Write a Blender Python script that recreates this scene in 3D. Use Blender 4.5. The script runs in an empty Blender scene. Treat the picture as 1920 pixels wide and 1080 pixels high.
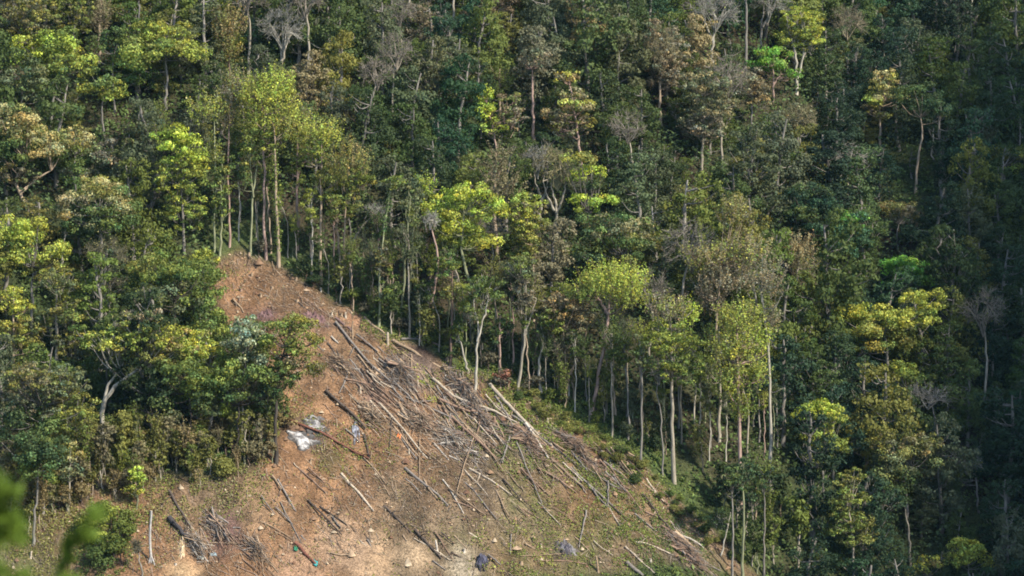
import bpy, math, random
import numpy as np
from mathutils import Vector

# ------------------------------------------------------------------ camera, sky, sun, exposure
scene = bpy.context.scene
COL = scene.collection
PITCH = math.radians(-4.0)
TH = math.tan(math.radians(10.0))
cam_data = bpy.data.cameras.new('camera')
cam_data.sensor_width = 36.0
cam_data.lens = 18.0 / TH
cam_data.clip_start = 0.2
cam_data.clip_end = 3000.0
cam_data.dof.use_dof = True
cam_data.dof.focus_distance = 290.0
cam_data.dof.aperture_fstop = 3.0
cam = bpy.data.objects.new('camera', cam_data)
COL.objects.link(cam)
cam.location = (0, 0, 0)
cam.rotation_euler = (math.pi / 2 + PITCH, 0, 0)
scene.camera = cam

SUN_AZ = math.radians(126.0)      # measured clockwise from +Y: over the photographer's right shoulder
SUN_EL = math.radians(38.0)
SUN = np.array([math.sin(SUN_AZ) * math.cos(SUN_EL), math.cos(SUN_AZ) * math.cos(SUN_EL), math.sin(SUN_EL)])
world = bpy.data.worlds.new('World')
scene.world = world
world.use_nodes = True
wn = world.node_tree.nodes
sky = wn.new('ShaderNodeTexSky')
sky.sky_type = 'NISHITA'
sky.sun_disc = False
sky.sun_elevation = SUN_EL
sky.sun_rotation = SUN_AZ
sky.air_density = 1.0
sky.dust_density = 0.6
world.node_tree.links.new(sky.outputs[0], wn['Background'].inputs[0])
wn['Background'].inputs[1].default_value = 0.15
sl = bpy.data.lights.new('sun', 'SUN')
sl.energy = 4.1
sl.angle = math.radians(2.5)
sl.color = (1.0, 0.92, 0.80)
so = bpy.data.objects.new('sun', sl)
COL.objects.link(so)
so.rotation_euler = Vector(-SUN).to_track_quat('-Z', 'Y').to_euler()
scene.view_settings.view_transform = 'Standard'
scene.view_settings.look = 'None'
scene.view_settings.exposure = 1.12
scene.view_settings.gamma = 1.0
scene.view_settings.use_curve_mapping = False
scene.render.engine = 'CYCLES'
scene.cycles.filter_width = 1.8
scene.cycles.max_bounces = 5
scene.cycles.diffuse_bounces = 3
scene.cycles.transmission_bounces = 3
scene.cycles.transparent_max_bounces = 4
scene.cycles.volume_bounces = 0
# added even thin bluish haze round the camera and slope, lifting the shadows
hz = bpy.data.meshes.new('haze')
_x0, _x1, _y0, _y1, _z0, _z1 = -185, 435, -55, 655, -330, 330
hz.from_pydata([(x, y, z) for z in (_z0, _z1) for y in (_y0, _y1) for x in (_x0, _x1)], [],
               [(0, 2, 3, 1), (4, 5, 7, 6), (0, 1, 5, 4), (2, 6, 7, 3), (0, 4, 6, 2), (1, 3, 7, 5)])
hzo = bpy.data.objects.new('haze', hz); COL.objects.link(hzo); hzo['kind'] = 'stuff'; hzo['label'] = 'thin pale blue haze added to lift the shadows'; hzo['category'] = 'haze'
hm = bpy.data.materials.new('haze'); hm.use_nodes = True
for q_ in list(hm.node_tree.nodes):
    if q_.type != 'OUTPUT_MATERIAL': hm.node_tree.nodes.remove(q_)
pv = hm.node_tree.nodes.new('ShaderNodeVolumePrincipled'); pv.inputs['Color'].default_value = (.38, .74, 1, 1); pv.inputs['Density'].default_value = 0.000028
hm.node_tree.links.new(pv.outputs[0], hm.node_tree.nodes['Material Output'].inputs['Volume'])
hz.materials.append(hm)
scene.cycles.volume_bounces = 0

# ------------------------------------------------------------------ small maths
def hash2(ix, iy, s):
    n = (ix * 374761393 + iy * 668265263 + s * 974634777) & 0xffffffff
    n = ((n ^ (n >> 13)) * 1274126177) & 0xffffffff
    return ((n ^ (n >> 16)) & 0xffff) / 65535.0

def vnoise(x, y, s=0):
    x = np.asarray(x, float); y = np.asarray(y, float)
    ix = np.floor(x).astype(np.int64); iy = np.floor(y).astype(np.int64)
    fx = x - ix; fy = y - iy
    fx = fx * fx * (3 - 2 * fx); fy = fy * fy * (3 - 2 * fy)
    a = hash2(ix, iy, s); b = hash2(ix + 1, iy, s); c = hash2(ix, iy + 1, s); d = hash2(ix + 1, iy + 1, s)
    return (a + (b - a) * fx) * (1 - fy) + (c + (d - c) * fx) * fy - 0.5

def fbm(x, y, s=0, o=4):
    t = 0; a = 1
    for k in range(o):
        t = t + a * vnoise(x * 2 ** k, y * 2 ** k, s + k); a *= 0.5
    return t

def smax(a, b, k):
    h = np.clip(0.5 + 0.5 * (a - b) / k, 0, 1)
    return b + (a - b) * h + k * h * (1 - h)

# unseen spur added on the right, its crest shaped to shade the right-hand trees
TERM_A = np.array([35.0, 270., -51.]); TERM_B = np.array([48.0, 345., 4.])
CREST_A = TERM_A + SUN * 250; CREST_B = TERM_B + SUN * 250

def H0(x, y):
    far = -46 + 0.75 * (y - 258)
    lat = -0.26 * x - 0.20 * np.maximum(0, x - 12) + 0.12 * np.minimum(0, x + 22)
    far = far + lat
    far = far - 3.0 * np.exp(-((x - 34 - 0.1 * (y - 270)) / 9.0) ** 2)
    far = -smax(-far, -(95 + 0.05 * (y - 400)) + 0 * x, 14)
    near = -1.7 - 0.3 * y - 0.35 * np.maximum(0, y - 10)
    near = near + 0 * x
    h = smax(far, -74 + 0 * x, 8)
    h = smax(h, near, 4)
    f = (y - CREST_A[1]) / (CREST_B[1] - CREST_A[1])
    xc = CREST_A[0] + (CREST_B[0] - CREST_A[0]) * f
    zc = CREST_A[2] + (CREST_B[2] - CREST_A[2]) * np.clip(f, -0.25, 1.1)
    sp = zc - 1.5 * np.abs(x - xc) - 1.6 * np.maximum(0, y - CREST_B[1] - 6) - 0.9 * np.maximum(0, CREST_A[1] - 12 - y)
    return smax(h, sp, 4)

def H(x, y):
    x = np.asarray(x, float); y = np.asarray(y, float)
    w = np.clip((y - 225) / 20, 0, 1)
    return H0(x, y) + w * (1.6 * fbm(x / 14, y / 14, 3, 3) + 0.35 * fbm(x / 2.2, y / 2.2, 9, 3))

def ray(px, py):
    u = (px - 960) / 960 * TH; v = (540 - py) / 960 * TH
    c, s = math.cos(PITCH), math.sin(PITCH)
    return np.array([u, c - v * s, s + v * c])     # right + forward + up

YS = np.arange(222, 470, 0.35)
def ground_at(px, py):
    d = ray(px, py); d = d / d[1]
    z = d[2] * YS; h = H(d[0] * YS, YS)
    k = np.argmax(z <= h)
    if z[k] > h[k]: k = len(YS) - 1
    y0, y1 = YS[max(k - 1, 0)], YS[k]
    for _ in range(12):
        m = (y0 + y1) / 2
        if d[2] * m <= float(H(d[0] * m, m)): y1 = m
        else: y0 = m
    return np.array([d[0] * y1, y1, float(H(d[0] * y1, y1))])

def on_plane(px, py, Y):
    d = ray(px, py); return d * (Y / d[1])

def project(p):
    c, s = math.cos(PITCH), math.sin(PITCH)
    f = p[1] * c + p[2] * s; up = -p[1] * s + p[2] * c
    return (960 + 960 * (p[0] / f) / TH, 540 - 960 * (up / f) / TH)

def inside(poly, x, y):
    x = np.asarray(x, float); y = np.asarray(y, float)
    r = np.zeros(np.broadcast(x, y).shape, bool)
    n = len(poly)
    for i in range(n):
        x0, y0 = poly[i][:2]; x1, y1 = poly[(i + 1) % n][:2]
        if y0 == y1: continue
        c = ((y0 > y) != (y1 > y)) & (x < (x1 - x0) * (y - y0) / (y1 - y0) + x0)
        r ^= c
    return r

def dist_poly(poly, x, y, closed=True):
    best = None; n = len(poly)
    for i in range(n if closed else n - 1):
        a = np.array(poly[i][:2]); b = np.array(poly[(i + 1) % n][:2]); ab = b - a
        t = np.clip(((x - a[0]) * ab[0] + (y - a[1]) * ab[1]) / (ab @ ab + 1e-9), 0, 1)
        d = np.hypot(x - a[0] - t * ab[0], y - a[1] - t * ab[1])
        best = d if best is None else np.minimum(best, d)
    return best

CLEAR_PX = [(448, 468), (520, 500), (600, 545), (680, 597), (745, 640), (850, 688), (960, 725), (1050, 772),
            (1185, 852), (1232, 900), (1290, 955), (1352, 1010), (1420, 1085), (960, 1100), (400, 1100), (-20, 1100), (-20, 1010), (90, 960),
            (230, 905), (400, 895), (520, 855), (545, 780), (500, 700), (440, 620), (405, 545), (410, 490)]
CLEAR = [ground_at(*p) for p in CLEAR_PX]
EDGE = CLEAR[:12]
KEEP_PX = [(430, 462), (520, 505), (600, 555), (680, 607), (745, 650), (850, 700), (960, 738), (1050, 790), (1190, 866), (1300, 940), (1390, 1010), (1400, 1085), (600, 1085), (590, 800), (600, 700), (600, 660), (560, 600), (430, 580), (405, 520)]

# ------------------------------------------------------------------ materials
def mat(name): 
    m = bpy.data.materials.new(name); m.use_nodes = True
    return m, m.node_tree, m.node_tree.nodes, m.node_tree.links

def tint_nodes(nt, n, l):
    a = n.new('ShaderNodeAttribute'); a.attribute_name = 'col'
    o = n.new('ShaderNodeObjectInfo')
    mx = n.new('ShaderNodeMix'); mx.data_type = 'RGBA'; mx.blend_type = 'MULTIPLY'; mx.inputs[0].default_value = 1
    l.new(a.outputs['Color'], mx.inputs[6]); l.new(o.outputs['Color'], mx.inputs[7])
    return mx.outputs[2]

def leaf_material():
    m, nt, n, l = mat('leaves')
    c = tint_nodes(nt, n, l)
    b = n['Principled BSDF']; b.inputs['Roughness'].default_value = 0.6
    b.inputs['Specular IOR Level'].default_value = 0.10
    l.new(c, b.inputs['Base Color'])
    t = n.new('ShaderNodeBsdfTranslucent')
    hs = n.new('ShaderNodeHueSaturation'); hs.inputs['Hue'].default_value = 0.49; hs.inputs['Saturation'].default_value = 1.15; hs.inputs['Value'].default_value = 1.1
    l.new(c, hs.inputs['Color']); l.new(hs.outputs[0], t.inputs[0])
    mx = n.new('ShaderNodeMixShader'); mx.inputs[0].default_value = 0.28
    l.new(b.outputs[0], mx.inputs[1]); l.new(t.outputs[0], mx.inputs[2])
    l.new(mx.outputs[0], n['Material Output'].inputs[0])
    return m

def bark_material(name='bark', sx=6.0, sz=1.2, amt=0.5):
    m, nt, n, l = mat(name)
    c = tint_nodes(nt, n, l)
    tc = n.new('ShaderNodeTexCoord'); mp = n.new('ShaderNodeMapping')
    mp.inputs['Scale'].default_value = (sx, sx, sz)
    no = n.new('ShaderNodeTexNoise'); no.inputs['Scale'].default_value = 1.0; no.inputs['Detail'].default_value = 4
    l.new(tc.outputs['Object'], mp.inputs[0]); l.new(mp.outputs[0], no.inputs[0])
    r = n.new('ShaderNodeMapRange'); r.inputs[1].default_value = 0.3; r.inputs[2].default_value = 0.7
    r.inputs[3].default_value = 1 - amt; r.inputs[4].default_value = 1.15
    l.new(no.outputs[0], r.inputs[0])
    mx = n.new('ShaderNodeMix'); mx.data_type = 'RGBA'; mx.blend_type = 'MULTIPLY'; mx.inputs[0].default_value = 1
    l.new(c, mx.inputs[6]); l.new(r.outputs[0], mx.inputs[7])
    b = n['Principled BSDF']; b.inputs['Roughness'].default_value = 0.85
    b.inputs['Specular IOR Level'].default_value = 0.2
    l.new(mx.outputs[2], b.inputs['Base Color'])
    bp = n.new('ShaderNodeBump'); bp.inputs['Strength'].default_value = 0.5; bp.inputs['Distance'].default_value = 0.05
    l.new(no.outputs[0], bp.inputs['Height']); l.new(bp.outputs[0], b.inputs['Normal'])
    return m

def ground_material():
    m, nt, n, l = mat('ground_soil')
    a = n.new('ShaderNodeAttribute'); a.attribute_name = 'col'
    tc = n.new('ShaderNodeTexCoord')
    def noise(sc, det=5):
        x = n.new('ShaderNodeTexNoise'); x.inputs['Scale'].default_value = sc; x.inputs['Detail'].default_value = det
        x.inputs['Roughness'].default_value = 0.65
        l.new(tc.outputs['Object'], x.inputs[0]); return x.outputs[0]
    n1 = noise(0.9, 6); n2 = noise(5.0, 5); n3 = noise(0.22, 4)
    def rng(o, lo, hi, f0=0.3, f1=0.7):
        r = n.new('ShaderNodeMapRange'); r.inputs[1].default_value = f0; r.inputs[2].default_value = f1
        r.inputs[3].default_value = lo; r.inputs[4].default_value = hi; l.new(o, r.inputs[0]); return r.outputs[0]
    def mul(c, f):
        x = n.new('ShaderNodeMix'); x.data_type = 'RGBA'; x.blend_type = 'MULTIPLY'; x.inputs[0].default_value = 1
        l.new(c, x.inputs[6]); l.new(f, x.inputs[7]); return x.outputs[2]
    c = mul(a.outputs['Color'], rng(n2, 0.40, 1.55))
    c = mul(c, rng(n1, 0.62, 1.32)); c = mul(c, rng(noise(14.0, 3), 0.6, 1.4)); c = mul(c, rng(n3, 0.85, 1.12))
    b = n['Principled BSDF']; b.inputs['Roughness'].default_value = 0.95; b.inputs['Specular IOR Level'].default_value = 0.1
    l.new(c, b.inputs['Base Color'])
    bp = n.new('ShaderNodeBump'); bp.inputs['Strength'].default_value = 0.8; bp.inputs['Distance'].default_value = 0.22
    l.new(n2, bp.inputs['Height']); l.new(bp.outputs[0], b.inputs['Normal'])
    return m

M_LEAF = leaf_material()
M_BARK = bark_material()
M_LOG = bark_material('weathered_wood', 5, 5, 0.45)
M_STUFF = bark_material('debris', 3, 3, 0.4)
M_GROUND = ground_material()

# ------------------------------------------------------------------ mesh helpers
class MB:
    """collects quads / triangles with a colour per vertex"""
    def __init__(s): s.v = []; s.f = []; s.c = []; s.n = 0
    def add(s, v, f, c):
        v = np.asarray(v, float).reshape(-1, 3); f = np.asarray(f, np.int64)
        c = np.asarray(c, float)
        if c.ndim == 1: c = np.tile(c, (len(v), 1))
        s.v.append(v); s.f.append(f + s.n); s.c.append(c[:, :3]); s.n += len(v)
    def quads(s): return sum(len(f) for f in s.f)
    def mesh(s, name, material, smooth=False):
        me = bpy.data.meshes.new(name)
        V = np.concatenate(s.v); F = np.concatenate(s.f); C = np.concatenate(s.c)
        me.vertices.add(len(V)); me.vertices.foreach_set('co', V.astype(np.float32).ravel())
        k = F.shape[1]
        me.loops.add(F.size); me.loops.foreach_set('vertex_index', F.astype(np.int32).ravel())
        me.polygons.add(len(F)); me.polygons.foreach_set('loop_start', np.arange(0, F.size, k, dtype=np.int32))
        me.update(calc_edges=True)
        if smooth: me.polygons.foreach_set('use_smooth', np.ones(len(F), bool))
        at = me.color_attributes.new('col', 'FLOAT_COLOR', 'POINT')
        at.data.foreach_set('color', np.concatenate([C, np.ones((len(C), 1))], 1).astype(np.float32).ravel())
        me.materials.append(material)
        me.validate()
        return me

def unit(v): 
    v = np.asarray(v, float); return v / (np.linalg.norm(v, axis=-1, keepdims=True) + 1e-9)

def add_leaves(mb, P, N, size, cols, rng, elong=1.3):
    """irregular four-cornered leaf tufts, one per point"""
    k = len(P)
    if not k: return
    N = unit(N)
    R = unit(rng.normal(size=(k, 3))); T = unit(np.cross(N, R)); B = np.cross(N, T)
    s = (size * rng.uniform(0.6, 1.35, k))[:, None] * 0.5
    j = lambda: rng.uniform(0.45, 1.15, (k, 1))
    v = np.stack([P + T * s * elong * j(), P + B * s * j() + N * s * 0.25, P - T * s * elong * j(), P - B * s * j() + N * s * 0.2], 1)
    f = np.arange(4 * k).reshape(k, 4)
    mb.add(v.reshape(-1, 3), f, np.repeat(cols, 4, 0))

def curve_pts(pts, n):
    pts = np.asarray(pts, float)
    if len(pts) == 2: return pts[0] + (pts[1] - pts[0]) * np.linspace(0, 1, n)[:, None]
    d = np.r_[0, np.cumsum(np.linalg.norm(np.diff(pts, axis=0), axis=1))]
    t = np.linspace(0, d[-1], n); out = []
    P = np.vstack([2 * pts[0] - pts[1], pts, 2 * pts[-1] - pts[-2]])
    for tt in t:
        i = min(int(np.searchsorted(d, tt, 'right')) - 1, len(pts) - 2); u = (tt - d[i]) / (d[i + 1] - d[i] + 1e-9)
        p0, p1, p2, p3 = P[i], P[i + 1], P[i + 2], P[i + 3]
        out.append(0.5 * ((2 * p1) + (p2 - p0) * u + (2 * p0 - 5 * p1 + 4 * p2 - p3) * u * u + (3 * p1 - p0 - 3 * p2 + p3) * u ** 3))
    return np.array(out)

def add_tube(mb, pts, r, sides, col, rng=None, rough=0.0, cap=False):
    pts = np.asarray(pts, float); k = len(pts)
    r = np.interp(np.linspace(0, 1, k), np.linspace(0, 1, len(r)), r)
    T = unit(np.gradient(pts, axis=0))
    ref = np.array([0, 1.0, 0]) if abs(T[:, 1].mean()) < 0.8 else np.array([1.0, 0, 0])
    A = unit(np.cross(T, ref)); B = np.cross(T, A)
    a = np.linspace(0, 2 * np.pi, sides, endpoint=False)
    rr = r[:, None] * np.ones(sides)
    if rng is not None and rough: rr = rr * (1 + rng.uniform(-rough, rough, (k, sides)))
    v = pts[:, None] + rr[..., None] * (np.cos(a)[None, :, None] * A[:, None] + np.sin(a)[None, :, None] * B[:, None])
    f = []
    for i in range(k - 1):
        for s in range(sides):
            f.append((i * sides + s, i * sides + (s + 1) % sides, (i + 1) * sides + (s + 1) % sides, (i + 1) * sides + s))
    v = v.reshape(-1, 3)
    if cap and sides % 2 == 0:
        for e in (0, k - 1):
            for q in range(1, sides // 2):
                f.append((e * sides + q - 1 if q == 1 else e * sides, e * sides + 2 * q - 1, e * sides + 2 * q, e * sides + (2 * q + 1) % sides))
    mb.add(v, f, col)

def add_sticks(mb, A, B, r, cols):
    """many thin three-sided sticks at once, each capped to a point"""
    k = len(A)
    if not k: return
    T = unit(B - A); ref = np.where(np.abs(T[:, 1:2]) < 0.8, [[0, 1.0, 0]], [[1.0, 0, 0]])
    U = unit(np.cross(T, ref)); W = np.cross(T, U)
    r = np.broadcast_to(np.asarray(r, float), (k,))[:, None]
    ring = lambda P, s: [P + s * r * (math.cos(a) * U + math.sin(a) * W) for a in (0, 2.094, 4.189)]
    v = np.stack(ring(A, 1.0) + ring(B, 0.5), 1)
    base = np.arange(k)[:, None, None] * 6
    f = base + np.array([[0, 1, 4, 3], [1, 2, 5, 4], [2, 0, 3, 5]])[None]
    mb.add(v.reshape(-1, 3), f.reshape(-1, 4), np.repeat(cols, 6, 0))

# ------------------------------------------------------------------ linking, naming
THINGS = []
def link(name, data, parent=None, loc=None, col=None):
    o = bpy.data.objects.new(name, data); COL.objects.link(o)
    if parent: o.parent = parent
    if loc is not None: o.location = loc
    if col is not None: o.color = (*col, 1)
    return o

def tag(o, label, cat, group=None, kind=None):
    if label: o['label'] = label
    if cat: o['category'] = cat
    if group: o['group'] = group
    if kind: o['kind'] = kind
    return o

# palette: real colours of leaves and wood
C = dict(
    dark=(0.040, 0.060, 0.024), deep=(0.028, 0.048, 0.025), teal=(0.036, 0.074, 0.036), mid=(0.069, 0.098, 0.029),
    grey=(0.086, 0.102, 0.050), olive=(0.138, 0.140, 0.038), moss=(0.112, 0.140, 0.032), yel=(0.215, 0.240, 0.046),
    lime=(0.228, 0.290, 0.046), vivid=(0.095, 0.200, 0.032), gold=(0.245, 0.262, 0.050), tan=(0.175, 0.156, 0.082),
    pink=(0.158, 0.136, 0.088), brown=(0.098, 0.090, 0.056), rust=(0.175, 0.138, 0.062), cream=(0.270, 0.240, 0.105),
    silver=(0.205, 0.235, 0.145), ash=(0.20, 0.19, 0.16), red=(0.15, 0.065, 0.05))
for k_ in C: C[k_] = tuple(min(.6, v * 1.42) for v in C[k_])
BK = dict(pale=(0.33, 0.29, 0.22), white=(0.42, 0.385, 0.31), tan=(0.34, 0.26, 0.18), pink=(0.36, 0.25, 0.20),
          grey=(0.22, 0.20, 0.17), dark=(0.075, 0.062, 0.050), moss=(0.24, 0.25, 0.14), brown=(0.16, 0.11, 0.08))
WORD = dict(dark='dark green', deep='deep green', teal='blue green', mid='mid green', grey='grey green', olive='olive',
            moss='moss green', yel='yellow green', lime='lime green', vivid='vivid green', gold='golden yellow', tan='tan',
            pink='pinkish brown', brown='brown', rust='rusty', cream='cream tipped', silver='silvery', ash='grey', red='reddish')

def leafcols(rng, k, c1, c2=None, mixw=0.5, var=0.28, lumpid=None, nl=1):
    # colour drifts from clump to clump and from leaf to leaf within one crown
    c1 = np.array(C[c1] if isinstance(c1, str) else c1)
    base = np.tile(c1, (k, 1))
    if lumpid is None: lumpid = np.zeros(k, int)
    lv = np.exp(rng.normal(0, 0.20, nl))[lumpid]
    if c2 is not None:
        c2 = np.array(C[c2] if isinstance(c2, str) else c2)
        w = (rng.random(nl) < mixw).astype(float)[lumpid] * rng.uniform(0.5, 1, k)
        base = base * (1 - w[:, None]) + c2 * w[:, None]
    hue = rng.normal(0, 0.09, (k, 1)) + rng.normal(0, .075, nl)[lumpid][:, None]
    base = base * np.exp(rng.normal(0, var, (k, 1))) * lv[:, None] * np.concatenate([1 + hue, np.ones((k, 1)), 1 - hue], 1)
    return np.clip(base, 0.004, 0.8)

def dirs(rng, k, lo=-0.45):
    d = unit(rng.normal(size=(k * 3, 3))); d = d[d[:, 2] > lo][:k]
    while len(d) < k: d = np.vstack([d, d[: k - len(d)]])
    return d

def blob_lump(crown, br, b, rng, q):
    """dense crown: many rounded leaf clumps over the blob, each clump a shell of leaves"""
    c, rx, ry, rz, c1, c2, mw = b
    R = (rx + ry + rz) / 3
    lr = np.clip(R * 0.30, 0.38, 0.98)
    n = int(np.clip(2.1 * (rx * rz + ry * rz + rx * ry) / 3 / (lr * lr), 7, 60) * q)
    D = dirs(rng, n, -0.6); n = len(D)
    rad = rng.uniform(0.55, 1.06, n)
    LC = c + D * rad[:, None] * np.array([rx, ry, rz])
    LR = lr * rng.uniform(0.55, 1.35, n)
    per = np.maximum(10, (LR ** 2 * 4 * np.pi * 0.75 / (LEAF ** 2) * 1.15 * q)).astype(int)
    lid = np.repeat(np.arange(n), per); k = len(lid)
    d = unit(rng.normal(size=(k, 3)) + D[lid] * 0.55 + [0, 0, 0.25])
    P = LC[lid] + d * LR[lid][:, None] * np.array([1.15, 1.15, 0.68]) * rng.uniform(0.62, 1.18, (k, 1)) + rng.normal(0, .05, (k, 3))
    N = d + rng.normal(0, 0.42, (k, 3))
    add_leaves(crown, P, N, LEAF, leafcols(rng, k, c1, c2, mw, 0.26, lid, n), rng)
    return LC

def blob_open(crown, br, b, rng, q):
    """loose crown: separated tufts with gaps, twigs showing between them"""
    c, rx, ry, rz, c1, c2, mw = b
    n = int(np.clip(13 * (rx * rz + ry * rz + rx * ry) / 3, 14, 130) * q)
    D = dirs(rng, n, -0.8); n = len(D)
    LC = c + D * (rng.random((n, 1)) ** 0.45) * np.array([rx, ry, rz])
    LR = rng.uniform(0.18, 0.50, n)
    per = (LR ** 2 * 230 + 16).astype(int)
    lid = np.repeat(np.arange(n), per); k = len(lid)
    d = unit(rng.normal(size=(k, 3)) + [0, 0, 0.3])
    P = LC[lid] + d * LR[lid][:, None] * np.array([1.3, 1.3, 0.7]) * (rng.random((k, 1)) ** 0.4)
    add_leaves(crown, P, d + rng.normal(0, 0.5, (k, 3)) + [0, 0, 0.3], LEAF * 0.85, leafcols(rng, k, c1, c2, mw, 0.28, lid, n), rng)
    m = n
    A = LC[:m] - unit(LC[:m] - (c - [0, 0, rz])) * rng.uniform(0.5, 1.2, (m, 1))
    add_sticks(br, A, LC[:m], 0.03, np.tile(b_col(br), (m, 1)))
    return LC

def b_col(br): return np.array(getattr(br, 'bc', BK['grey']))

def blob_feather(crown, br, b, rng, q):
    """spring crown: upswept sprays of fine twigs with small young leaves along them"""
    c, rx, ry, rz, c1, c2, mw = b
    n = int(np.clip(29 * (rx * rz + ry * rz + rx * ry) / 3, 30, 480) * q)
    D = dirs(rng, n, -0.75); n = len(D)
    LC = c + D * (rng.random((n, 1)) ** 0.5) * np.array([rx, ry, rz]) * 0.95
    up = unit(D * [0.55, 0.55, 0.2] + [0, 0, 0.85] + rng.normal(0, 0.16, (n, 3)))
    L = rng.uniform(0.35, 0.95, n)
    per = rng.integers(13, 22, n); lid = np.repeat(np.arange(n), per); k = len(lid)
    t = rng.uniform(-1, 1, k)
    P = LC[lid] + up[lid] * (t * L[lid])[:, None] + rng.normal(0, 0.09, (k, 3))
    N = D[lid] * 0.7 + rng.normal(0, 0.7, (k, 3)) + [0, -0.2, 0.3]
    add_leaves(crown, P, N, LEAF * 0.72, leafcols(rng, k, c1, c2, mw, 0.22, lid, n), rng)
    A = LC - up * L[:, None] * 1.25; B = LC + up * L[:, None] * 1.1
    add_sticks(br, A[::2], B[::2], 0.014, np.tile(b_col(br), (n, 1))[::2] * rng.uniform(0.6, 1.0, (n, 1))[::2])
    return LC[::6]

def blob_twig(crown, br, b, rng, q):
    """leafless crown of fine forking twigs"""
    c, rx, ry, rz, c1, c2, mw = b
    root = c - np.array([0, 0, rz * 0.9]); bc = np.array(C[c1])
    n = int(np.clip(16 * (rx * rz + ry * rz + rx * ry) / 3, 30, 170) * q)
    D = dirs(rng, n, -0.5); n = len(D)
    E = c + D * rng.uniform(0.65, 1.08, (n, 1)) * np.array([rx, ry, rz])
    k1 = max(5, n // 9); K = c + dirs(rng, k1, -0.4) * rng.uniform(0.3, 0.62, (k1, 1)) * np.array([rx, ry, rz])
    for e in K:
        mid = (root + e) / 2 + rng.normal(0, 0.15, 3) + [0, 0, 0.12]
        add_tube(br, curve_pts([root, mid, e], 5), [0.085, 0.045], 4, bc)
    near = np.argmin(np.linalg.norm(E[:, None] - K[None], axis=2), axis=1)
    A = K[near]; M = (A + E) / 2 + rng.normal(0, 0.16, (n, 3)) + [0, 0, 0.08]
    cc = np.tile(bc, (n, 1)) * rng.uniform(0.75, 1.25, (n, 1))
    add_sticks(br, A, M, 0.042, cc); add_sticks(br, M, E, 0.03, cc)
    for rep in range(6):
        s = rng.random((n, 1)); S = M * (1 - s) + E * s
        F = S + unit(E - M + rng.normal(0, 0.75, (n, 3)) + [0, 0, 0.5]) * rng.uniform(0.35, 0.9, (n, 1))
        add_sticks(br, S, F, 0.021, cc)
    if mw > 0:
        k = int(n * 14 * mw); idx = rng.integers(0, n, k)
        P = E[idx] + rng.normal(0, 0.28, (k, 3))
        add_leaves(crown, P, rng.normal(size=(k, 3)) + [0, 0, 0.4], LEAF * 0.6, leafcols(rng, k, c2 or c1), rng)
    return K

STYLE = dict(L=blob_lump, O=blob_open, F=blob_feather, T=blob_twig)
LEAF = 0.215

def tree_meshes(trunks, r0, blobs, bark, rng, q=1.0, name='tree', limbs=7):
    """trunks: list of 3D paths (local); blobs: (style, centre, rx, ry, rz, c1, c2, mix)"""
    bc = np.array(BK[bark])
    tr, br, cr = MB(), MB(), MB(); br.bc = tuple(bc * 0.9)
    paths = []
    for i, t in enumerate(trunks):
        P = curve_pts(t, 12); P[1:-1] += rng.normal(0, 0.05, (10, 3)); paths.append(P)
        rr = r0 * (1 if i == 0 else 0.72)
        add_tube(tr, P, [rr * 1.45, rr, rr * 0.9, rr * 0.75, rr * 0.4], 7, bc * rng.uniform(0.85, 1.1), rng, 0.10)
    for b in blobs:
        st, bb = b[0], b[1:]
        if st == 'I':      # climbing leaves on the stem
            c, rx, ry, rz, c1, c2, mw = bb
            k = int(260 * rz * rx); a = rng.uniform(0, 2 * np.pi, k); z = rng.uniform(-1, 1, k)
            P0 = paths[0]; zz = c[2] + z * rz
            xx = np.interp(zz, P0[:, 2], P0[:, 0]); yy = np.interp(zz, P0[:, 2], P0[:, 1])
            wv = rx * (0.5 + 0.5 * np.abs(np.sin(zz * 2.1 + c[0]))) * rng.uniform(0.4, 1.2, k)
            P = np.stack([xx + np.cos(a) * wv, yy + np.sin(a) * wv, zz], 1)
            N = np.stack([np.cos(a), np.sin(a), 0.4 + 0 * a], 1) + rng.normal(0, 0.4, (k, 3))
            add_leaves(cr, P, N, LEAF * 0.75, leafcols(rng, k, c1, c2, mw, 0.3), rng); continue
        if st == 'L' and bb[3] / max(bb[1], .01) < 0.5: pass
        LC = STYLE[st](cr, br, bb, rng, q)
        c, rx, ry, rz = bb[:4]
        allp = np.concatenate(paths)
        cand = LC[rng.permutation(len(LC))[:limbs]]
        for e in cand:
            e = np.asarray(e)
            low = allp[allp[:, 2] < e[2] - 0.3]
            if not len(low): low = allp
            # start where the stem is nearest, a little lower than the tip
            s = low[np.argmin(np.linalg.norm((low - e) * [1, 1, 0.75], axis=1))]
            if np.linalg.norm(s - e) > 7.5: continue
            m = s * 0.5 + e * 0.5 + np.array([0, 0, -0.12]) * np.linalg.norm(e - s) + rng.normal(0, 0.12, 3)
            add_tube(br, curve_pts([s, m, e], 6), [min(r0 * 0.4, .075), min(r0 * 0.25, .05), 0.025], 4, bc * rng.uniform(0.7, 1.0))
    out = [('trunk', tr.mesh('trunk', M_BARK, True))]
    if br.n: out.append(('branches', br.mesh('branches', M_BARK)))
    if cr.n: out.append(('crown', cr.mesh('crown', M_LEAF)))
    return out

def place(name, parts, loc, label, cat, group=None, col=None, rot=0, scale=(1, 1, 1)):
    e = link(name, None, loc=loc); e.empty_display_size = 0.5
    e.rotation_euler = (0, 0, rot); e.scale = scale
    for pn, me in parts:
        link(pn, me, e, col=col if (col is not None and pn == 'crown') else (1, 1, 1))
    tag(e, label, cat, group); THINGS.append(e)
    return e

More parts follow.
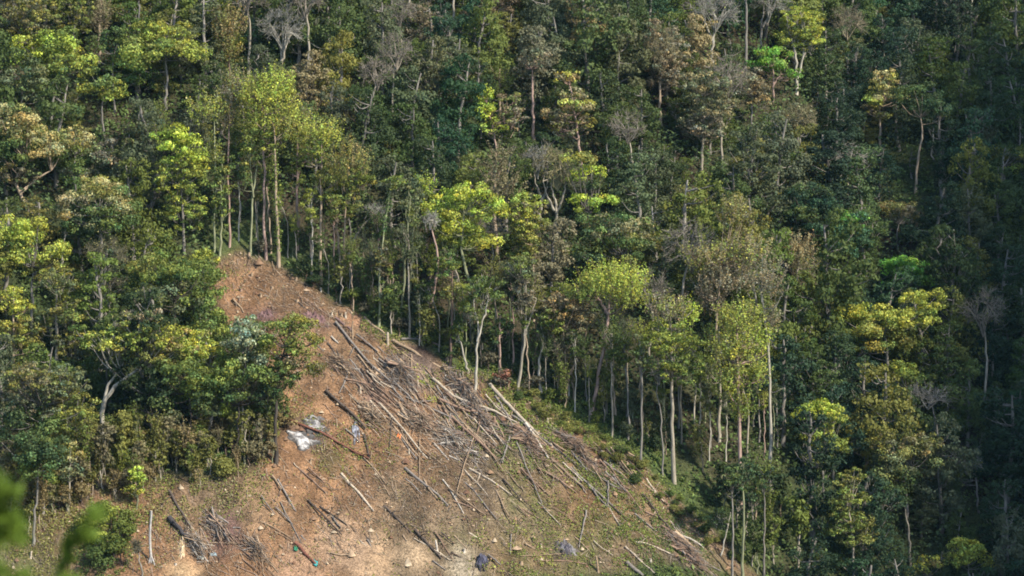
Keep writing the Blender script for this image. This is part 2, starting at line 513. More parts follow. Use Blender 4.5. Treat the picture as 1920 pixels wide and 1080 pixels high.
# ------------------------------------------------------------------ ground
def axis(segs):
    out = [segs[0][0]]
    for a, b, s in segs: out += list(np.linspace(a, b, max(2, int(round((b - a) / s)) + 1))[1:])
    return np.array(out)
gx = axis([(-170, -75, 9), (-75, -58, 2.5), (-58, 62, 0.5), (62, 90, 3), (90, 420, 11)])
gy = axis([(-40, 0, 4), (0, 30, 2), (30, 222, 8), (222, 246, 1.6), (246, 345, 0.5), (345, 390, 1.2), (390, 640, 10)])
GX, GY = np.meshgrid(gx, gy)
GZ = H(GX, GY)
inC = inside(CLEAR, GX, GY); dC = dist_poly(CLEAR, GX, GY)
sd = np.where(inC, dC, -dC) + 1.1 * fbm(GX / 3.0, GY / 3.0, 21, 3)
cl = np.clip(sd / 1.2 + 0.5, 0, 1)
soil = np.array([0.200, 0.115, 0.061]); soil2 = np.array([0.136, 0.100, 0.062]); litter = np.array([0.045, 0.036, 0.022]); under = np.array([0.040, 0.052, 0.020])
nA = np.clip(fbm(GX / 9, GY / 9, 31, 4) * 1.4 + 0.5, 0, 1)[..., None]
nB = np.clip(fbm((GX - .35 * GY) / 1.6, (GX * .6 + GY) / 6.5, 38, 4) * 1.8 + .5, 0, 1)[..., None]
base_clear = (soil * (1 - nA) + soil2 * nA) * (.72 + .5 * nB)
def pxblob(px, py, r, soft=1.0):
    g = ground_at(px, py); d = np.hypot(GX - g[0], (GY - g[1]) * 0.8)
    return np.clip((r - d + 0.8 * fbm(GX / 1.7, GY / 1.7, 44, 3)) / soft, 0, 1)[..., None]
# green regrowth to the lower right of the clearing
green = np.zeros(GX.shape + (1,))
for (px, py, r) in [(1000, 770, 5), (1060, 810, 5), (1120, 845, 5), (960, 745, 3), (880, 800, 3), (960, 850, 3.5), (980, 1035, 4.5),
                    (1040, 1070, 5), (900, 1075, 4), (1240, 1055, 5), (1290, 1070, 5), (1180, 900, 5), (1240, 950, 5), (1080, 1010, 4), (870, 690, 2.4),
                    (830, 660, 2), (1150, 1010, 3.2), (620, 850, 2.4), (60, 1050, 4), (150, 1040, 3.5), (1020, 930, 5), (1100, 960, 4)]:
    green = np.maximum(green, pxblob(px, py, r, 2.2))
gc = np.array([0.080, 0.080, 0.032]) * (0.8 + 0.5 * nA)
green = green * np.clip(.38 + 1.3 * fbm(GX / 2.5, GY / 2.5, 91, 4), .15, 1)[..., None]
cc = base_clear * (1 - 0.9 * green) + gc * 0.9 * green
for (px, py, r, c_) in [(500, 592, 1.6, (0.13, 0.075, 0.07)), (595, 600, 1.7, (0.12, 0.07, 0.065)), (470, 590, 1.0, (0.13, 0.08, 0.07)),
                        (415, 1000, 2.2, (0.17, 0.10, 0.09)), (700, 740, 2.2, (0.25, 0.17, 0.13)), (780, 700, 2.6, (0.22, 0.17, 0.14)),
                        (880, 830, 2.6, (0.20, 0.16, 0.12)), (990, 830, 2.4, (0.15, 0.125, 0.10)), (950, 790, 1.4, (0.16, 0.12, 0.10)),
                        (860, 735, 1.5, (0.12, 0.095, 0.085)), (785, 658, 1.3, (0.06, 0.038, 0.028)), (802, 668, 1.6, (0.05, 0.032, 0.024)), (826, 676, 1.4, (0.06, 0.04, 0.03)), (580, 812, 2.2, (0.10, 0.085, 0.08)),
                        (1050, 1030, 1.3, (0.08, 0.075, 0.08)), (1280, 1040, 2.4, (0.075, 0.062, 0.05)), (910, 700, 1.8, (0.17, 0.12, 0.09)),
                        (700, 1050, 2.6, (0.44, 0.30, 0.18)), (780, 1052, 1.8, (0.50, 0.36, 0.22)), (340, 1078, 2.0, (0.52, 0.36, 0.20)),
                        (870, 1062, 1.9, (0.50, 0.42, 0.30)), (640, 1015, 3.0, (0.40, 0.27, 0.17)), (560, 1075, 3, (0.38, 0.24, 0.15)),
                        (480, 470, 1.5, (0.34, 0.20, 0.11)), (660, 590, 1.5, (0.40, 0.22, 0.13))]:
    w = pxblob(px, py, r, 1.3) * 0.8; c_ = tuple(.72 * q_ for q_ in c_)
    cc = cc * (1 - w) + np.array(c_) * w
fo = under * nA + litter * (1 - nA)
# a strip of fresh green right behind the clearing's far edge
e = dist_poly(EDGE, GX, GY, False); strip = (np.clip(1.3 - e / 5, 0, 1) * ~inC)[..., None]
fo = fo * (1 - strip) + np.array([0.060, 0.078, 0.026]) * strip
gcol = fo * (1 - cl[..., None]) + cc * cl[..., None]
# spoil mounds: raise the pale heaps a little
for (px, py, r, h_) in [(700, 1050, 1.6, .5), (780, 1052, 1.5, .6), (340, 1080, 1.8, .5), (870, 1065, 1.3, .35), (655, 1075, 1.3, .4), (800, 668, 2.0, .5)]:
    g = ground_at(px, py); d = np.hypot(GX - g[0], GY - g[1]); GZ += h_ * np.exp(-(d / r) ** 2 * 1.5)
GZ += np.where(inC, 0.26 * fbm(GX / 1.1, GY / 1.1, 77, 3) - .30 * np.clip(nB[..., 0] - .62, 0, 1), 0)
nx, ny = len(gx), len(gy)
idx = np.arange(nx * ny).reshape(ny, nx)
F = np.stack([idx[:-1, :-1], idx[:-1, 1:], idx[1:, 1:], idx[1:, :-1]], -1).reshape(-1, 4)
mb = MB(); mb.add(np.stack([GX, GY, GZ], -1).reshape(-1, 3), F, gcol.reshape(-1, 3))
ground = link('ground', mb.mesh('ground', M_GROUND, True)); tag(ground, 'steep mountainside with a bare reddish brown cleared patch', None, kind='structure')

# ------------------------------------------------------------------ trees one can point at
LAND = []        # (short name, px, py) of well-known things, used when wording the labels of the rest
FEAT = []        # (x, y, radius) so that the wood behind keeps its distance
def feat(short, name, label, bark, w, trunks, blobs, q=1.0, cat='tree', group='trees of the mountainside wood', limbs=7, mark=True):
    rng = np.random.default_rng(1000 + len(THINGS) * 7)
    b = trunks[0][0]; g = ground_at(*b); Y = g[1]; mp = Y * TH / 960
    loc = g - np.array([0, 0, 0.25])
    tr = []
    for ti, t in enumerate(trunks):
        yy = rng.normal(0, 0.25)
        P = [on_plane(px, py, Y) - loc for (px, py) in t]
        if ti == 0: P[0] = np.array([0, 0, 0.0])
        for i in range(1, len(P)): P[i][1] += yy * i / len(P)
        if len(P) == 2: P = [P[0], (P[0] + P[1]) / 2 + rng.normal(0, 0.1, 3) * [1, 1, 0], P[1]]
        tr.append(np.array(P))
    bl = []
    for b_ in blobs:
        st, cx, cy, rx, rz, c1 = b_[:6]; c2 = b_[6] if len(b_) > 6 else None; mw = b_[7] if len(b_) > 7 else 0.35
        c = on_plane(cx, cy, Y) - loc; rx *= mp; rz *= mp
        if st in 'LOF': rx *= 1.13; rz *= 1.16
        d = rx if st == 'I' else min(rx * 0.95, 3.6); c[1] += rng.uniform(-0.25, 0.25) * d
        bl.append((st, c, rx, d, rz, c1, c2, mw))
    parts = tree_meshes(tr, max(0.05, w * mp / 2), bl, bark, rng, q, limbs=limbs)
    o = place(name, parts, loc, label, cat, group)
    rad = max([0.5] + [b[2] for b in bl])
    FEAT.append((loc[0], loc[1], rad))
    cx = sum(b[1] for b in blobs) / len(blobs) if blobs else trunks[0][-1][0]
    cy = sum(b[2] for b in blobs) / len(blobs) if blobs else trunks[0][-1][1]
    if short: LAND.append((short, cx, cy))
    return o

G = 'trees of the mountainside wood'
GE = 'tall trees along the edge of the clearing'
# ---- the row at the far edge of the clearing, left to right
feat('top corner of the clearing', 'feathery_tree', 'tall pinkish olive tree with upswept twigs above the top corner of the clearing', 'pink', 4,
     [[(430, 462), (428, 300), (432, 190)]], [('F', 437, 175, 30, 46, 'olive', 'pink', .5), ('F', 425, 225, 22, 30, 'olive', 'pink', .4)], group=GE)
feat(None, 'feathery_tree', 'pale straw-topped slim tree, leftmost of the tall edge row', 'moss', 4,
     [[(402, 470), (404, 300), (402, 220)]], [('F', 388, 205, 40, 30, 'yel', 'tan', .5), ('F', 403, 300, 14, 60, 'moss', 'olive', .4)], group=GE)
feat(None, 'slim_tree', 'slim leaf-clad stem just left of the clearing top corner', 'moss', 4,
     [[(412, 478), (416, 400), (414, 330)]], [('O', 414, 380, 18, 60, 'mid', 'moss', .5), ('O', 420, 320, 20, 30, 'mid', 'olive', .4)], group=GE)
feat(None, 'forked_tree', 'pale stem forking high in a V beneath the bright green feathery crown', 'moss', 4,
     [[(470, 476), (474, 380), (480, 320), (492, 270)], [(475, 370), (470, 310), (470, 255)]], [('O', 470, 275, 18, 40, 'moss', 'mid', .4), ('O', 455, 330, 14, 30, 'mid', 'olive', .4)], group=GE)
feat('big bright feathery crown', 'feathery_tree', 'tallest edge tree with a big bright yellow green feathery crown on a purplish stem', 'pink', 5,
     [[(499, 485), (496, 380), (495, 260), (500, 190)]], [('F', 488, 178, 42, 42, 'yel', 'moss', .3), ('F', 515, 165, 36, 42, 'lime', 'yel', .5), ('F', 540, 205, 20, 42, 'gold', 'yel', .5), ('F', 485, 225, 38, 34, 'yel', 'moss', .4), ('F', 462, 165, 22, 30, 'yel', 'pink', .4), ('O', 505, 260, 30, 26, 'moss', 'yel', .4)], group=GE)
feat('ivy-wrapped tree', 'ivy_clad_tree', 'straight tree wrapped in bright green ivy with a bare pale foot', 'tan', 6,
     [[(522, 499), (520, 420), (517, 330), (514, 240)]], [('I', 519, 372, 9, 100, 'yel', 'moss', .4), ('F', 528, 235, 24, 30, 'olive', 'yel', .4)], group=GE)
feat(None, 'feathery_tree', 'olive feathery tree right of the ivy-wrapped tree, grey bare stem', 'pink', 5,
     [[(558, 468), (557, 380), (557, 250)], ], [('F', 562, 240, 30, 36, 'yel', 'olive', .5), ('F', 572, 285, 22, 26, 'olive', 'yel', .4), ('O', 552, 330, 16, 30, 'moss', 'olive', .4)], group=GE)
feat(None, 'feathery_tree', 'yellow green tree with a straight pale stem above the clearing edge', 'tan', 5,
     [[(601, 532), (601, 420), (603, 260)]], [('F', 608, 250, 32, 34, 'yel', 'gold', .4), ('O', 588, 290, 22, 26, 'moss', 'yel', .4), ('O', 606, 340, 18, 34, 'olive', 'moss', .4)], group=GE)
feat(None, 'feathery_tree', 'orange olive leafed tree, widest crown in the edge row left of the curved stem', 'tan', 4,
     [[(640, 548), (646, 430), (652, 320)]], [('F', 655, 300, 42, 36, 'olive', 'rust', .4), ('O', 640, 370, 30, 50, 'olive', 'moss', .4), ('O', 675, 340, 25, 35, 'moss', 'olive', .4)], group=GE)
feat('curved pale stem', 'curved_tree', 'thin pale stem arching to the right with a sparse twig top', 'pale', 5,
     [[(643, 535), (655, 470), (675, 430), (702, 402)]], [('T', 703, 398, 20, 12, 'ash', 'moss', .3)], group=GE)
feat(None, 'mossy_tree', 'upright tree with green ivy up its stem and a brown leafy skirt', 'moss', 4,
     [[(710, 615), (714, 500), (724, 400), (734, 345)]], [('I', 727, 395, 8, 50, 'mid', 'moss', .5), ('O', 736, 340, 20, 14, 'moss', 'grey', .4), ('O', 716, 490, 17, 38, 'brown', 'olive', .5), ('O', 724, 550, 20, 35, 'moss', 'brown', .4)], group=GE)
feat('pair of mossy poles', 'mossy_tree', 'left one of two close mossy poles standing tall at the clearing edge', 'moss', 5,
     [[(751, 614), (759, 500), (770, 370)]], [('O', 765, 400, 14, 50, 'grey', 'moss', .4)], group=GE)
feat(None, 'mossy_tree', 'right one of two close mossy poles standing tall at the clearing edge', 'moss', 5,
     [[(765, 608), (772, 500), (775, 400), (778, 360)]], [('O', 780, 380, 14, 44, 'grey', 'mid', .4)], group=GE)
feat('leaning pinkish stem', 'leaning_tree', 'crooked pinkish stem leaning right above the earth bank, almost leafless', 'pink', 6,
     [[(787, 642), (808, 570), (821, 505), (820, 460), (808, 425)]], [('T', 806, 415, 16, 18, 'ash', 'moss', .2)], group=GE)
feat('bright lime round crown', 'lime_tree', 'broad bright lime green crown in the middle of the wood edge', 'moss', 7,
     [[(884, 640), (880, 540), (866, 470), (870, 400)]], [('L', 878, 362, 34, 22, 'lime', 'gold', .4), ('L', 835, 385, 34, 26, 'lime', 'yel', .5), ('L', 915, 390, 34, 26, 'lime', 'gold', .5), ('L', 870, 405, 50, 28, 'yel', 'lime', .5), ('L', 890, 448, 38, 22, 'yel', 'moss', .4), ('L', 830, 420, 22, 20, 'moss', 'yel', .5)], q=.9, group=GE)
feat(None, 'olive_tree', 'dull yellow olive crown touching the right side of the lime round crown', 'tan', 5,
     [[(1000, 600), (1000, 500), (990, 430)]], [('O', 985, 392, 36, 28, 'yel', 'pink', .3), ('O', 990, 430, 36, 34, 'olive', 'yel', .4), ('O', 985, 470, 30, 24, 'moss', 'olive', .5)], q=1.2, group=GE)
feat(None, 'forked_tree', 'white double stem with a Y fork and thin green top', 'white', 5,
     [[(890, 730), (895, 650), (896, 610), (888, 565)], [(895, 640), (908, 590), (916, 560)]], [('O', 905, 545, 40, 26, 'mid', 'moss', .4), ('O', 880, 585, 20, 16, 'moss', 'grey', .4)], group=GE)
feat(None, 'slim_tree', 'straight grey brown stem with olive tufts left of the white double stem', 'brown', 5,
     [[(843, 690), (848, 600), (848, 510)]], [('O', 848, 545, 16, 28, 'olive', 'brown', .5), ('O', 835, 500, 22, 24, 'mid', 'moss', .4)], group=GE)
feat(None, 'leaning_tree', 'thin bare white stem leaning left beside the white double stem', 'white', 4,
     [[(878, 697), (870, 665), (860, 630)]], [('O', 856, 622, 12, 14, 'moss', 'mid', .4)], group=GE)
feat(None, 'slim_tree', 'reddish brown stem with a small dark green top', 'pink', 4,
     [[(937, 705), (937, 640), (938, 590)]], [('O', 938, 622, 20, 30, 'mid', 'dark', .4)], group=GE)
feat(None, 'forked_tree', 'bent pale tree with brown tufts and several twisting branches', 'pale', 5,
     [[(970, 735), (980, 670), (985, 600), (986, 530)], [(983, 630), (998, 590), (1006, 560)]], [('O', 985, 565, 22, 40, 'brown', 'pink', .5), ('O', 975, 500, 30, 26, 'grey', 'moss', .5)], group=GE)
feat(None, 'slim_tree', 'short white crooked stem with a dark leafy top', 'white', 5,
     [[(1015, 735), (1010, 685), (1018, 640), (1014, 600)]], [('O', 1014, 618, 20, 16, 'dark', 'mid', .4)], group=GE)
feat('twisted forked tree', 'forked_tree', 'twisted tree forking low in a wide V under a rusty crown', 'tan', 5,
     [[(1048, 752), (1064, 712), (1040, 650), (1034, 590)], [(1064, 705), (1082, 675), (1096, 640)], [(1058, 720), (1060, 670), (1056, 620)]],
     [('O', 1052, 575, 44, 26, 'rust', 'pink', .5), ('O', 1084, 612, 34, 34, 'rust', 'brown', .4), ('O', 1030, 600, 26, 34, 'moss', 'olive', .4), ('T', 1060, 660, 34, 34, 'brown', 'moss', .2)], q=1.15, group=GE)
feat('umbrella-shaped crown', 'umbrella_tree', 'umbrella-shaped yellow green crown on a long leaning pinkish stem', 'pink', 7,
     [[(1107, 780), (1120, 720), (1134, 640), (1142, 575), (1146, 540)], [(1142, 590), (1122, 560), (1100, 545)]],
     [('F', 1150, 522, 66, 30, 'yel', 'lime', .4), ('F', 1180, 555, 40, 26, 'yel', 'moss', .4), ('F', 1095, 545, 36, 22, 'moss', 'yel', .4)], q=1.3, group=GE)
feat(None, 'slim_tree', 'thin pale pole close behind the umbrella-shaped crown stem', 'pale', 3,
     [[(1149, 695), (1147, 640), (1144, 590)]], [('O', 1144, 600, 10, 12, 'mid', 'moss', .4)], group=GE)
feat(None, 'slim_tree', 'very straight thin grey pole between umbrella-shaped crown and paired tall crowns', 'grey', 4,
     [[(1203, 878), (1203, 740), (1201, 640)]], [('O', 1203, 660, 18, 30, 'grey', 'mid', .4)], group=GE)
feat('tall green and pink crown', 'tall_tree', 'tall tree on a stout pale stem, crown green below and pinkish on top', 'pale', 7,
     [[(1264, 905), (1260, 760), (1257, 590)]], [('F', 1252, 580, 38, 26, 'pink', 'yel', .5), ('F', 1290, 590, 22, 26, 'yel', 'lime', .4), ('O', 1262, 640, 52, 34, 'moss', 'yel', .5), ('O', 1270, 690, 48, 34, 'moss', 'mid', .4)], q=1.25, group=GE)
feat(None, 'slim_tree', 'wavering thin grey stem left of the stout pale stem', 'grey', 3,
     [[(1243, 892), (1240, 790), (1233, 740), (1234, 700)]], [('T', 1236, 700, 16, 24, 'ash', 'moss', .2)], group=GE)
feat('yellow green double-stemmed crown', 'tall_tree', 'tall airy yellow green crown reaching far down a pinkish white stem', 'pink', 8,
     [[(1390, 965), (1386, 770), (1382, 640), (1385, 590)]],
     [('F', 1385, 592, 46, 30, 'yel', 'olive', .4), ('F', 1378, 650, 50, 34, 'yel', 'pink', .3), ('F', 1408, 700, 38, 34, 'yel', 'moss', .4), ('F', 1365, 715, 28, 34, 'moss', 'yel', .4), ('F', 1392, 760, 28, 30, 'moss', 'yel', .4), ('F', 1425, 640, 20, 34, 'lime', 'yel', .5)], q=1.15, group=GE)
feat(None, 'tall_tree', 'pale-stemmed slender tree half hidden left of the airy yellow green crown', 'pale', 6,
     [[(1348, 828), (1350, 730), (1348, 620)]], [('F', 1345, 650, 28, 38, 'yel', 'moss', .4), ('F', 1335, 700, 24, 34, 'moss', 'olive', .4)], group=GE)
feat('white upper stem', 'tall_tree', 'clean white stem with a pinkish feathery top right of the airy crown', 'white', 6,
     [[(1446, 930), (1444, 760), (1440, 640), (1428, 545)]], [('F', 1440, 525, 34, 44, 'pink', 'tan', .5), ('F', 1450, 590, 16, 30, 'tan', 'pink', .4)], group=GE)
feat('wide straw-coloured crown', 'feathery_tree', 'wide straw-coloured feathery crown behind the airy yellow green one', 'tan', 6,
     [[(1342, 720), (1344, 620), (1350, 500)]], [('F', 1325, 478, 48, 28, 'tan', 'yel', .4), ('F', 1400, 470, 44, 34, 'tan', 'yel', .4), ('F', 1360, 520, 60, 34, 'pink', 'tan', .5), ('F', 1330, 560, 30, 30, 'pink', 'brown', .5), ('F', 1375, 400, 34, 34, 'olive', 'pink', .4)], q=1.1)
feat(None, 'feathery_tree', 'rusty feathery crown to the right of the wide straw-coloured crown', 'pale', 5,
     [[(1494, 560), (1494, 520), (1498, 480)]], [('F', 1492, 466, 42, 24, 'rust', 'tan', .5), ('F', 1510, 495, 26, 26, 'tan', 'olive', .5)])
# ---- upper left
feat('tall bare grey tree', 'bare_tree', 'tall bare grey tree with a forked stem near the top left', 'pale', 6,
     [[(527, 158), (528, 110), (522, 70)], [(528, 120), (538, 80), (540, 50)]], [('T', 530, 55, 46, 46, 'ash', 'olive', .15)], cat='bare tree')
feat('rusty top crown', 'feathery_tree', 'rusty orange crown near the top edge left of the bare grey tree', 'brown', 4,
     [[(430, 160), (430, 60)]], [('F', 430, 45, 34, 42, 'rust', 'olive', .4), ('F', 432, 95, 26, 26, 'olive', 'rust', .4)])
feat('lime crown at upper left', 'broadleaf_tree', 'lime and dark green broad crown near the upper left corner', 'grey', 5,
     [[(95, 235), (95, 110)]], [('L', 55, 98, 32, 26, 'yel', 'lime', .5), ('L', 110, 88, 40, 26, 'moss', 'lime', .4), ('L', 120, 125, 42, 30, 'yel', 'moss', .5), ('L', 80, 140, 40, 30, 'moss', 'mid', .5)])
feat('big olive dome', 'broadleaf_tree', 'big olive yellow domed crown in the upper left', 'grey', 5,
     [[(310, 205), (310, 90)]], [('O', 275, 66, 40, 26, 'yel', 'moss', .4), ('O', 320, 72, 46, 32, 'yel', 'olive', .5), ('O', 355, 98, 40, 18, 'yel', 'moss', .5), ('L', 300, 105, 60, 26, 'moss', 'olive', .5)], q=1.2)
feat(None, 'broadleaf_tree', 'olive brown twiggy crown in the top left corner', 'grey', 4,
     [[(60, 150), (60, 50)]], [('O', 55, 25, 52, 42, 'olive', 'brown', .5), ('O', 30, 62, 32, 26, 'olive', 'moss', .4)], q=1.2)
feat(None, 'broadleaf_tree', 'olive crown at the top edge beside the dark gap', 'grey', 4,
     [[(140, 120), (140, 30)]], [('O', 138, 22, 40, 40, 'olive', 'moss', .5), ('I', 180, 20, 8, 34, 'moss', 'olive', .4)], q=1.1)
feat(None, 'broadleaf_tree', 'yellow-edged green crown sloping down right under the lime upper left crown', 'grey', 4,
     [[(195, 260), (195, 170)]], [('L', 180, 155, 36, 26, 'mid', 'yel', .3), ('L', 210, 172, 24, 20, 'yel', 'moss', .5)])
feat(None, 'broadleaf_tree', 'dark mid green upright crown between the lime and olive upper left crowns', 'grey', 4,
     [[(215, 210), (215, 100)]], [('L', 205, 95, 30, 34, 'mid', 'dark', .5), ('L', 235, 135, 28, 36, 'mid', 'moss', .4)])
feat(None, 'broadleaf_tree', 'grey green shaded crown at the left edge under the lime upper left crown', 'grey', 4,
     [[(40, 270), (40, 150)]], [('L', 30, 145, 40, 36, 'grey', 'dark', .5), ('L', 70, 170, 30, 30, 'grey', 'mid', .5)])
feat('cream-tipped old tree', 'cream_tipped_tree', 'gnarled tree with cream tipped tufts at the left edge', 'tan', 7,
     [[(55, 395), (40, 365), (30, 340), (50, 300)], [(38, 362), (70, 335), (95, 320)]],
     [('L', 30, 222, 40, 24, 'cream', 'mid', .4), ('L', 55, 255, 40, 22, 'cream', 'olive', .4), ('L', 30, 290, 36, 26, 'mid', 'olive', .4), ('L', 85, 275, 34, 26, 'cream', 'olive', .5), ('O', 30, 330, 40, 24, 'brown', 'olive', .5)])
feat(None, 'cream_tipped_tree', 'green crown with cream tips right of the gnarled cream-tipped tree', 'grey', 5,
     [[(140, 385), (140, 290)]], [('L', 145, 262, 34, 18, 'cream', 'olive', .45), ('L', 130, 292, 50, 26, 'mid', 'cream', .25), ('L', 150, 320, 44, 24, 'mid', 'brown', .3)])
feat(None, 'broadleaf_tree', 'pinkish brown new-leafed crown above the cream and green dome', 'grey', 5,
     [[(215, 385), (215, 300)]], [('L', 208, 282, 34, 22, 'pink', 'mid', .5), ('L', 230, 310, 34, 26, 'pink', 'dark', .5)])
feat('tall lime curtain of leaves', 'lime_tree', 'tall lime green curtain of leaves left of the edge row', 'grey', 5,
     [[(345, 475), (342, 380), (336, 270)]], [('L', 320, 262, 30, 22, 'lime', 'yel', .5), ('L', 352, 282, 34, 30, 'lime', 'moss', .4), ('O', 330, 330, 40, 38, 'yel', 'moss', .5), ('O', 345, 390, 38, 44, 'moss', 'yel', .5), ('L', 370, 320, 18, 34, 'yel', 'moss', .4)], q=1.1)
feat('cream and green dome', 'cream_tipped_tree', 'dome-shaped tree with cream green tips and dark hollows', 'grey', 7,
     [[(190, 560), (190, 460), (186, 390)]], [('L', 178, 358, 44, 24, 'olive', 'cream', .5), ('L', 215, 382, 40, 30, 'mid', 'cream', .5), ('L', 145, 395, 34, 26, 'cream', 'brown', .4), ('L', 205, 420, 40, 28, 'mid', 'cream', .35), ('L', 165, 420, 34, 26, 'dark', 'mid', .4)])
feat('white pole below the dome', 'slim_tree', 'short white leaning pole below the cream and green dome', 'white', 5,
     [[(113, 545), (115, 500), (122, 440)]], [('O', 124, 428, 14, 10, 'mid', 'olive', .4)])
feat('bright yellow green crown at left edge', 'broadleaf_tree', 'bright yellow green spreading crown at the left edge, middle height', 'grey', 6,
     [[(60, 640), (60, 500)]], [('L', 30, 438, 44, 26, 'yel', 'lime', .4), ('L', 75, 462, 44, 24, 'yel', 'moss', .5), ('L', 30, 480, 40, 28, 'yel', 'mid', .4), ('O', 85, 505, 40, 30, 'olive', 'yel', .4)])
feat(None, 'broadleaf_tree', 'golden olive crown low at the left edge with a thin stem', 'tan', 4,
     [[(25, 690), (25, 600), (27, 540)]], [('O', 20, 560, 30, 24, 'yel', 'gold', .5), ('O', 40, 575, 26, 14, 'gold', 'yel', .5), ('O', 20, 615, 40, 26, 'olive', 'yel', .5), ('O', 45, 650, 30, 26, 'olive', 'moss', .5)])
feat(None, 'mossy_tree', 'upright grey olive tree with hanging moss on a pale stem, left side', 'pale', 6,
     [[(107, 685), (107, 600), (105, 530)]], [('O', 115, 530, 34, 28, 'olive', 'grey', .5), ('O', 130, 585, 34, 34, 'olive', 'moss', .4), ('O', 95, 610, 30, 40, 'grey', 'olive', .5), ('O', 135, 650, 26, 34, 'olive', 'brown', .4)])
feat('dark twiggy tree', 'twiggy_tree', 'dark twiggy grey tree with long bare stem in a shaded gap', 'grey', 4,
     [[(205, 600), (203, 540), (200, 470)], [(198, 590), (196, 540), (192, 500)]], [('T', 200, 482, 46, 34, 'brown', 'grey', .5), ('T', 205, 540, 36, 34, 'brown', 'grey', .4), ('O', 200, 500, 36, 30, 'grey', 'dark', .5)])
feat('big dark green crown', 'broadleaf_tree', 'big dark green crown against the upper left of the clearing', 'dark', 6,
     [[(330, 690), (330, 560)]], [('L', 300, 505, 50, 28, 'moss', 'olive', .4), ('L', 355, 520, 46, 34, 'mid', 'moss', .5), ('L', 310, 560, 60, 34, 'grey', 'moss', .4), ('L', 370, 570, 38, 30, 'mid', 'moss', .5), ('L', 280, 540, 30, 30, 'mid', 'dark', .4), ('L', 392, 545, 24, 20, 'moss', 'mid', .5)])
feat(None, 'broadleaf_tree', 'small fresh green crown at the clearing top left margin', 'grey', 4,
     [[(395, 590), (388, 520)]], [('L', 384, 492, 22, 20, 'moss', 'yel', .5), ('L', 400, 520, 16, 20, 'mid', 'moss', .5)])
feat('low spreading olive crown', 'spreading_tree', 'low spreading olive crown on a twin pale curving stem', 'white', 9,
     [[(193, 815), (192, 765), (214, 728), (265, 688)], [(192, 770), (202, 725), (226, 694)]],
     [('O', 210, 645, 48, 24, 'yel', 'olive', .5), ('O', 270, 628, 60, 28, 'yel', 'olive', .5), ('O', 335, 640, 54, 26, 'yel', 'rust', .3), ('O', 378, 655, 38, 22, 'yel', 'gold', .5), ('O', 300, 665, 60, 18, 'olive', 'mid', .4), ('O', 265, 600, 46, 20, 'pink', 'olive', .5)], q=1.2)
feat('dark crown on the left slope', 'broadleaf_tree', 'dark green rounded tree under the right half of the spreading olive crown', 'dark', 5,
     [[(360, 850), (355, 740)]], [('L', 340, 705, 46, 28, 'mid', 'moss', .5), ('L', 380, 720, 36, 30, 'moss', 'mid', .4), ('L', 345, 748, 54, 26, 'mid', 'dark', .5), ('L', 310, 720, 30, 28, 'dark', 'mid', .3), ('L', 385, 765, 24, 20, 'dark', 'grey', .4)])
feat(None, 'broadleaf_tree', 'fresh green low crown between the big dark crown and the silvery tree', 'dark', 4,
     [[(405, 700), (405, 640)]], [('L', 395, 610, 34, 20, 'moss', 'mid', .5), ('L', 418, 635, 28, 22, 'mid', 'moss', .4)])
feat('silvery pale tree', 'silvery_tree', 'silvery pale leafed tree standing against the bare soil', 'grey', 4,
     [[(455, 850), (455, 740), (462, 660)]], [('L', 460, 615, 26, 20, 'silver', 'mid', .2), ('L', 470, 645, 24, 22, 'silver', 'grey', .4), ('L', 450, 640, 24, 24, 'silver', 'mid', .5), ('L', 475, 675, 20, 16, 'silver', 'grey', .5)])
feat('rounded tree on bare soil', 'broadleaf_tree', 'rounded olive and green tree on a dark stem in front of the bare soil', 'dark', 7,
     [[(517, 866), (517, 790), (520, 700), (535, 650)]], [('L', 545, 618, 40, 20, 'olive', 'moss', .5), ('L', 570, 650, 30, 26, 'olive', 'moss', .4), ('L', 520, 650, 32, 24, 'moss', 'olive', .4), ('L', 560, 685, 36, 22, 'olive', 'brown', .4), ('O', 530, 700, 34, 26, 'mid', 'moss', .4)], q=1.0)
feat(None, 'broadleaf_tree', 'dark green crown below the silvery tree, stem in shade', 'dark', 5,
     [[(445, 858), (447, 760)]], [('L', 440, 695, 36, 24, 'moss', 'mid', .5), ('L', 480, 712, 32, 26, 'mid', 'moss', .5), ('L', 445, 730, 34, 24, 'mid', 'dark', .4), ('O', 500, 740, 26, 26, 'dark', 'mid', .4)])
feat('large brown-green crown at lower left', 'broadleaf_tree', 'large brownish grey green crown at the lower left edge', 'grey', 6,
     [[(80, 960), (80, 850), (80, 760)]], [('O', 60, 705, 56, 24, 'olive', 'brown', .5), ('O', 120, 720, 44, 34, 'grey', 'olive', .5), ('O', 60, 750, 62, 36, 'brown', 'grey', .6), ('O', 140, 770, 40, 34, 'olive', 'moss', .5), ('L', 40, 800, 50, 30, 'dark', 'mid', .4)], q=1.1)
feat(None, 'broadleaf_tree', 'dark green bushy crown at the lower left edge under the brownish crown', 'grey', 5,
     [[(62, 1020), (66, 960), (75, 870)]], [('L', 50, 840, 44, 28, 'dark', 'mid', .5), ('L', 90, 850, 40, 30, 'dark', 'mid', .5), ('L', 70, 885, 34, 26, 'mid', 'moss', .4)])
feat(None, 'cream_tipped_tree', 'slim pale-leafed sapling tree beside the dark lower left bush', 'pale', 4,
     [[(128, 960), (130, 900), (132, 850)]], [('L', 135, 850, 18, 18, 'olive', 'cream', .35), ('L', 132, 885, 16, 24, 'grey', 'cream', .35)])
feat(None, 'sapling', 'yellow leafed upright sapling at the top of the lower clearing', 'moss', 3,
     [[(258, 955), (258, 910), (259, 880)]], [('O', 259, 890, 13, 16, 'lime', 'yel', .5), ('O', 256, 918, 18, 16, 'yel', 'moss', .5)], cat='sapling')
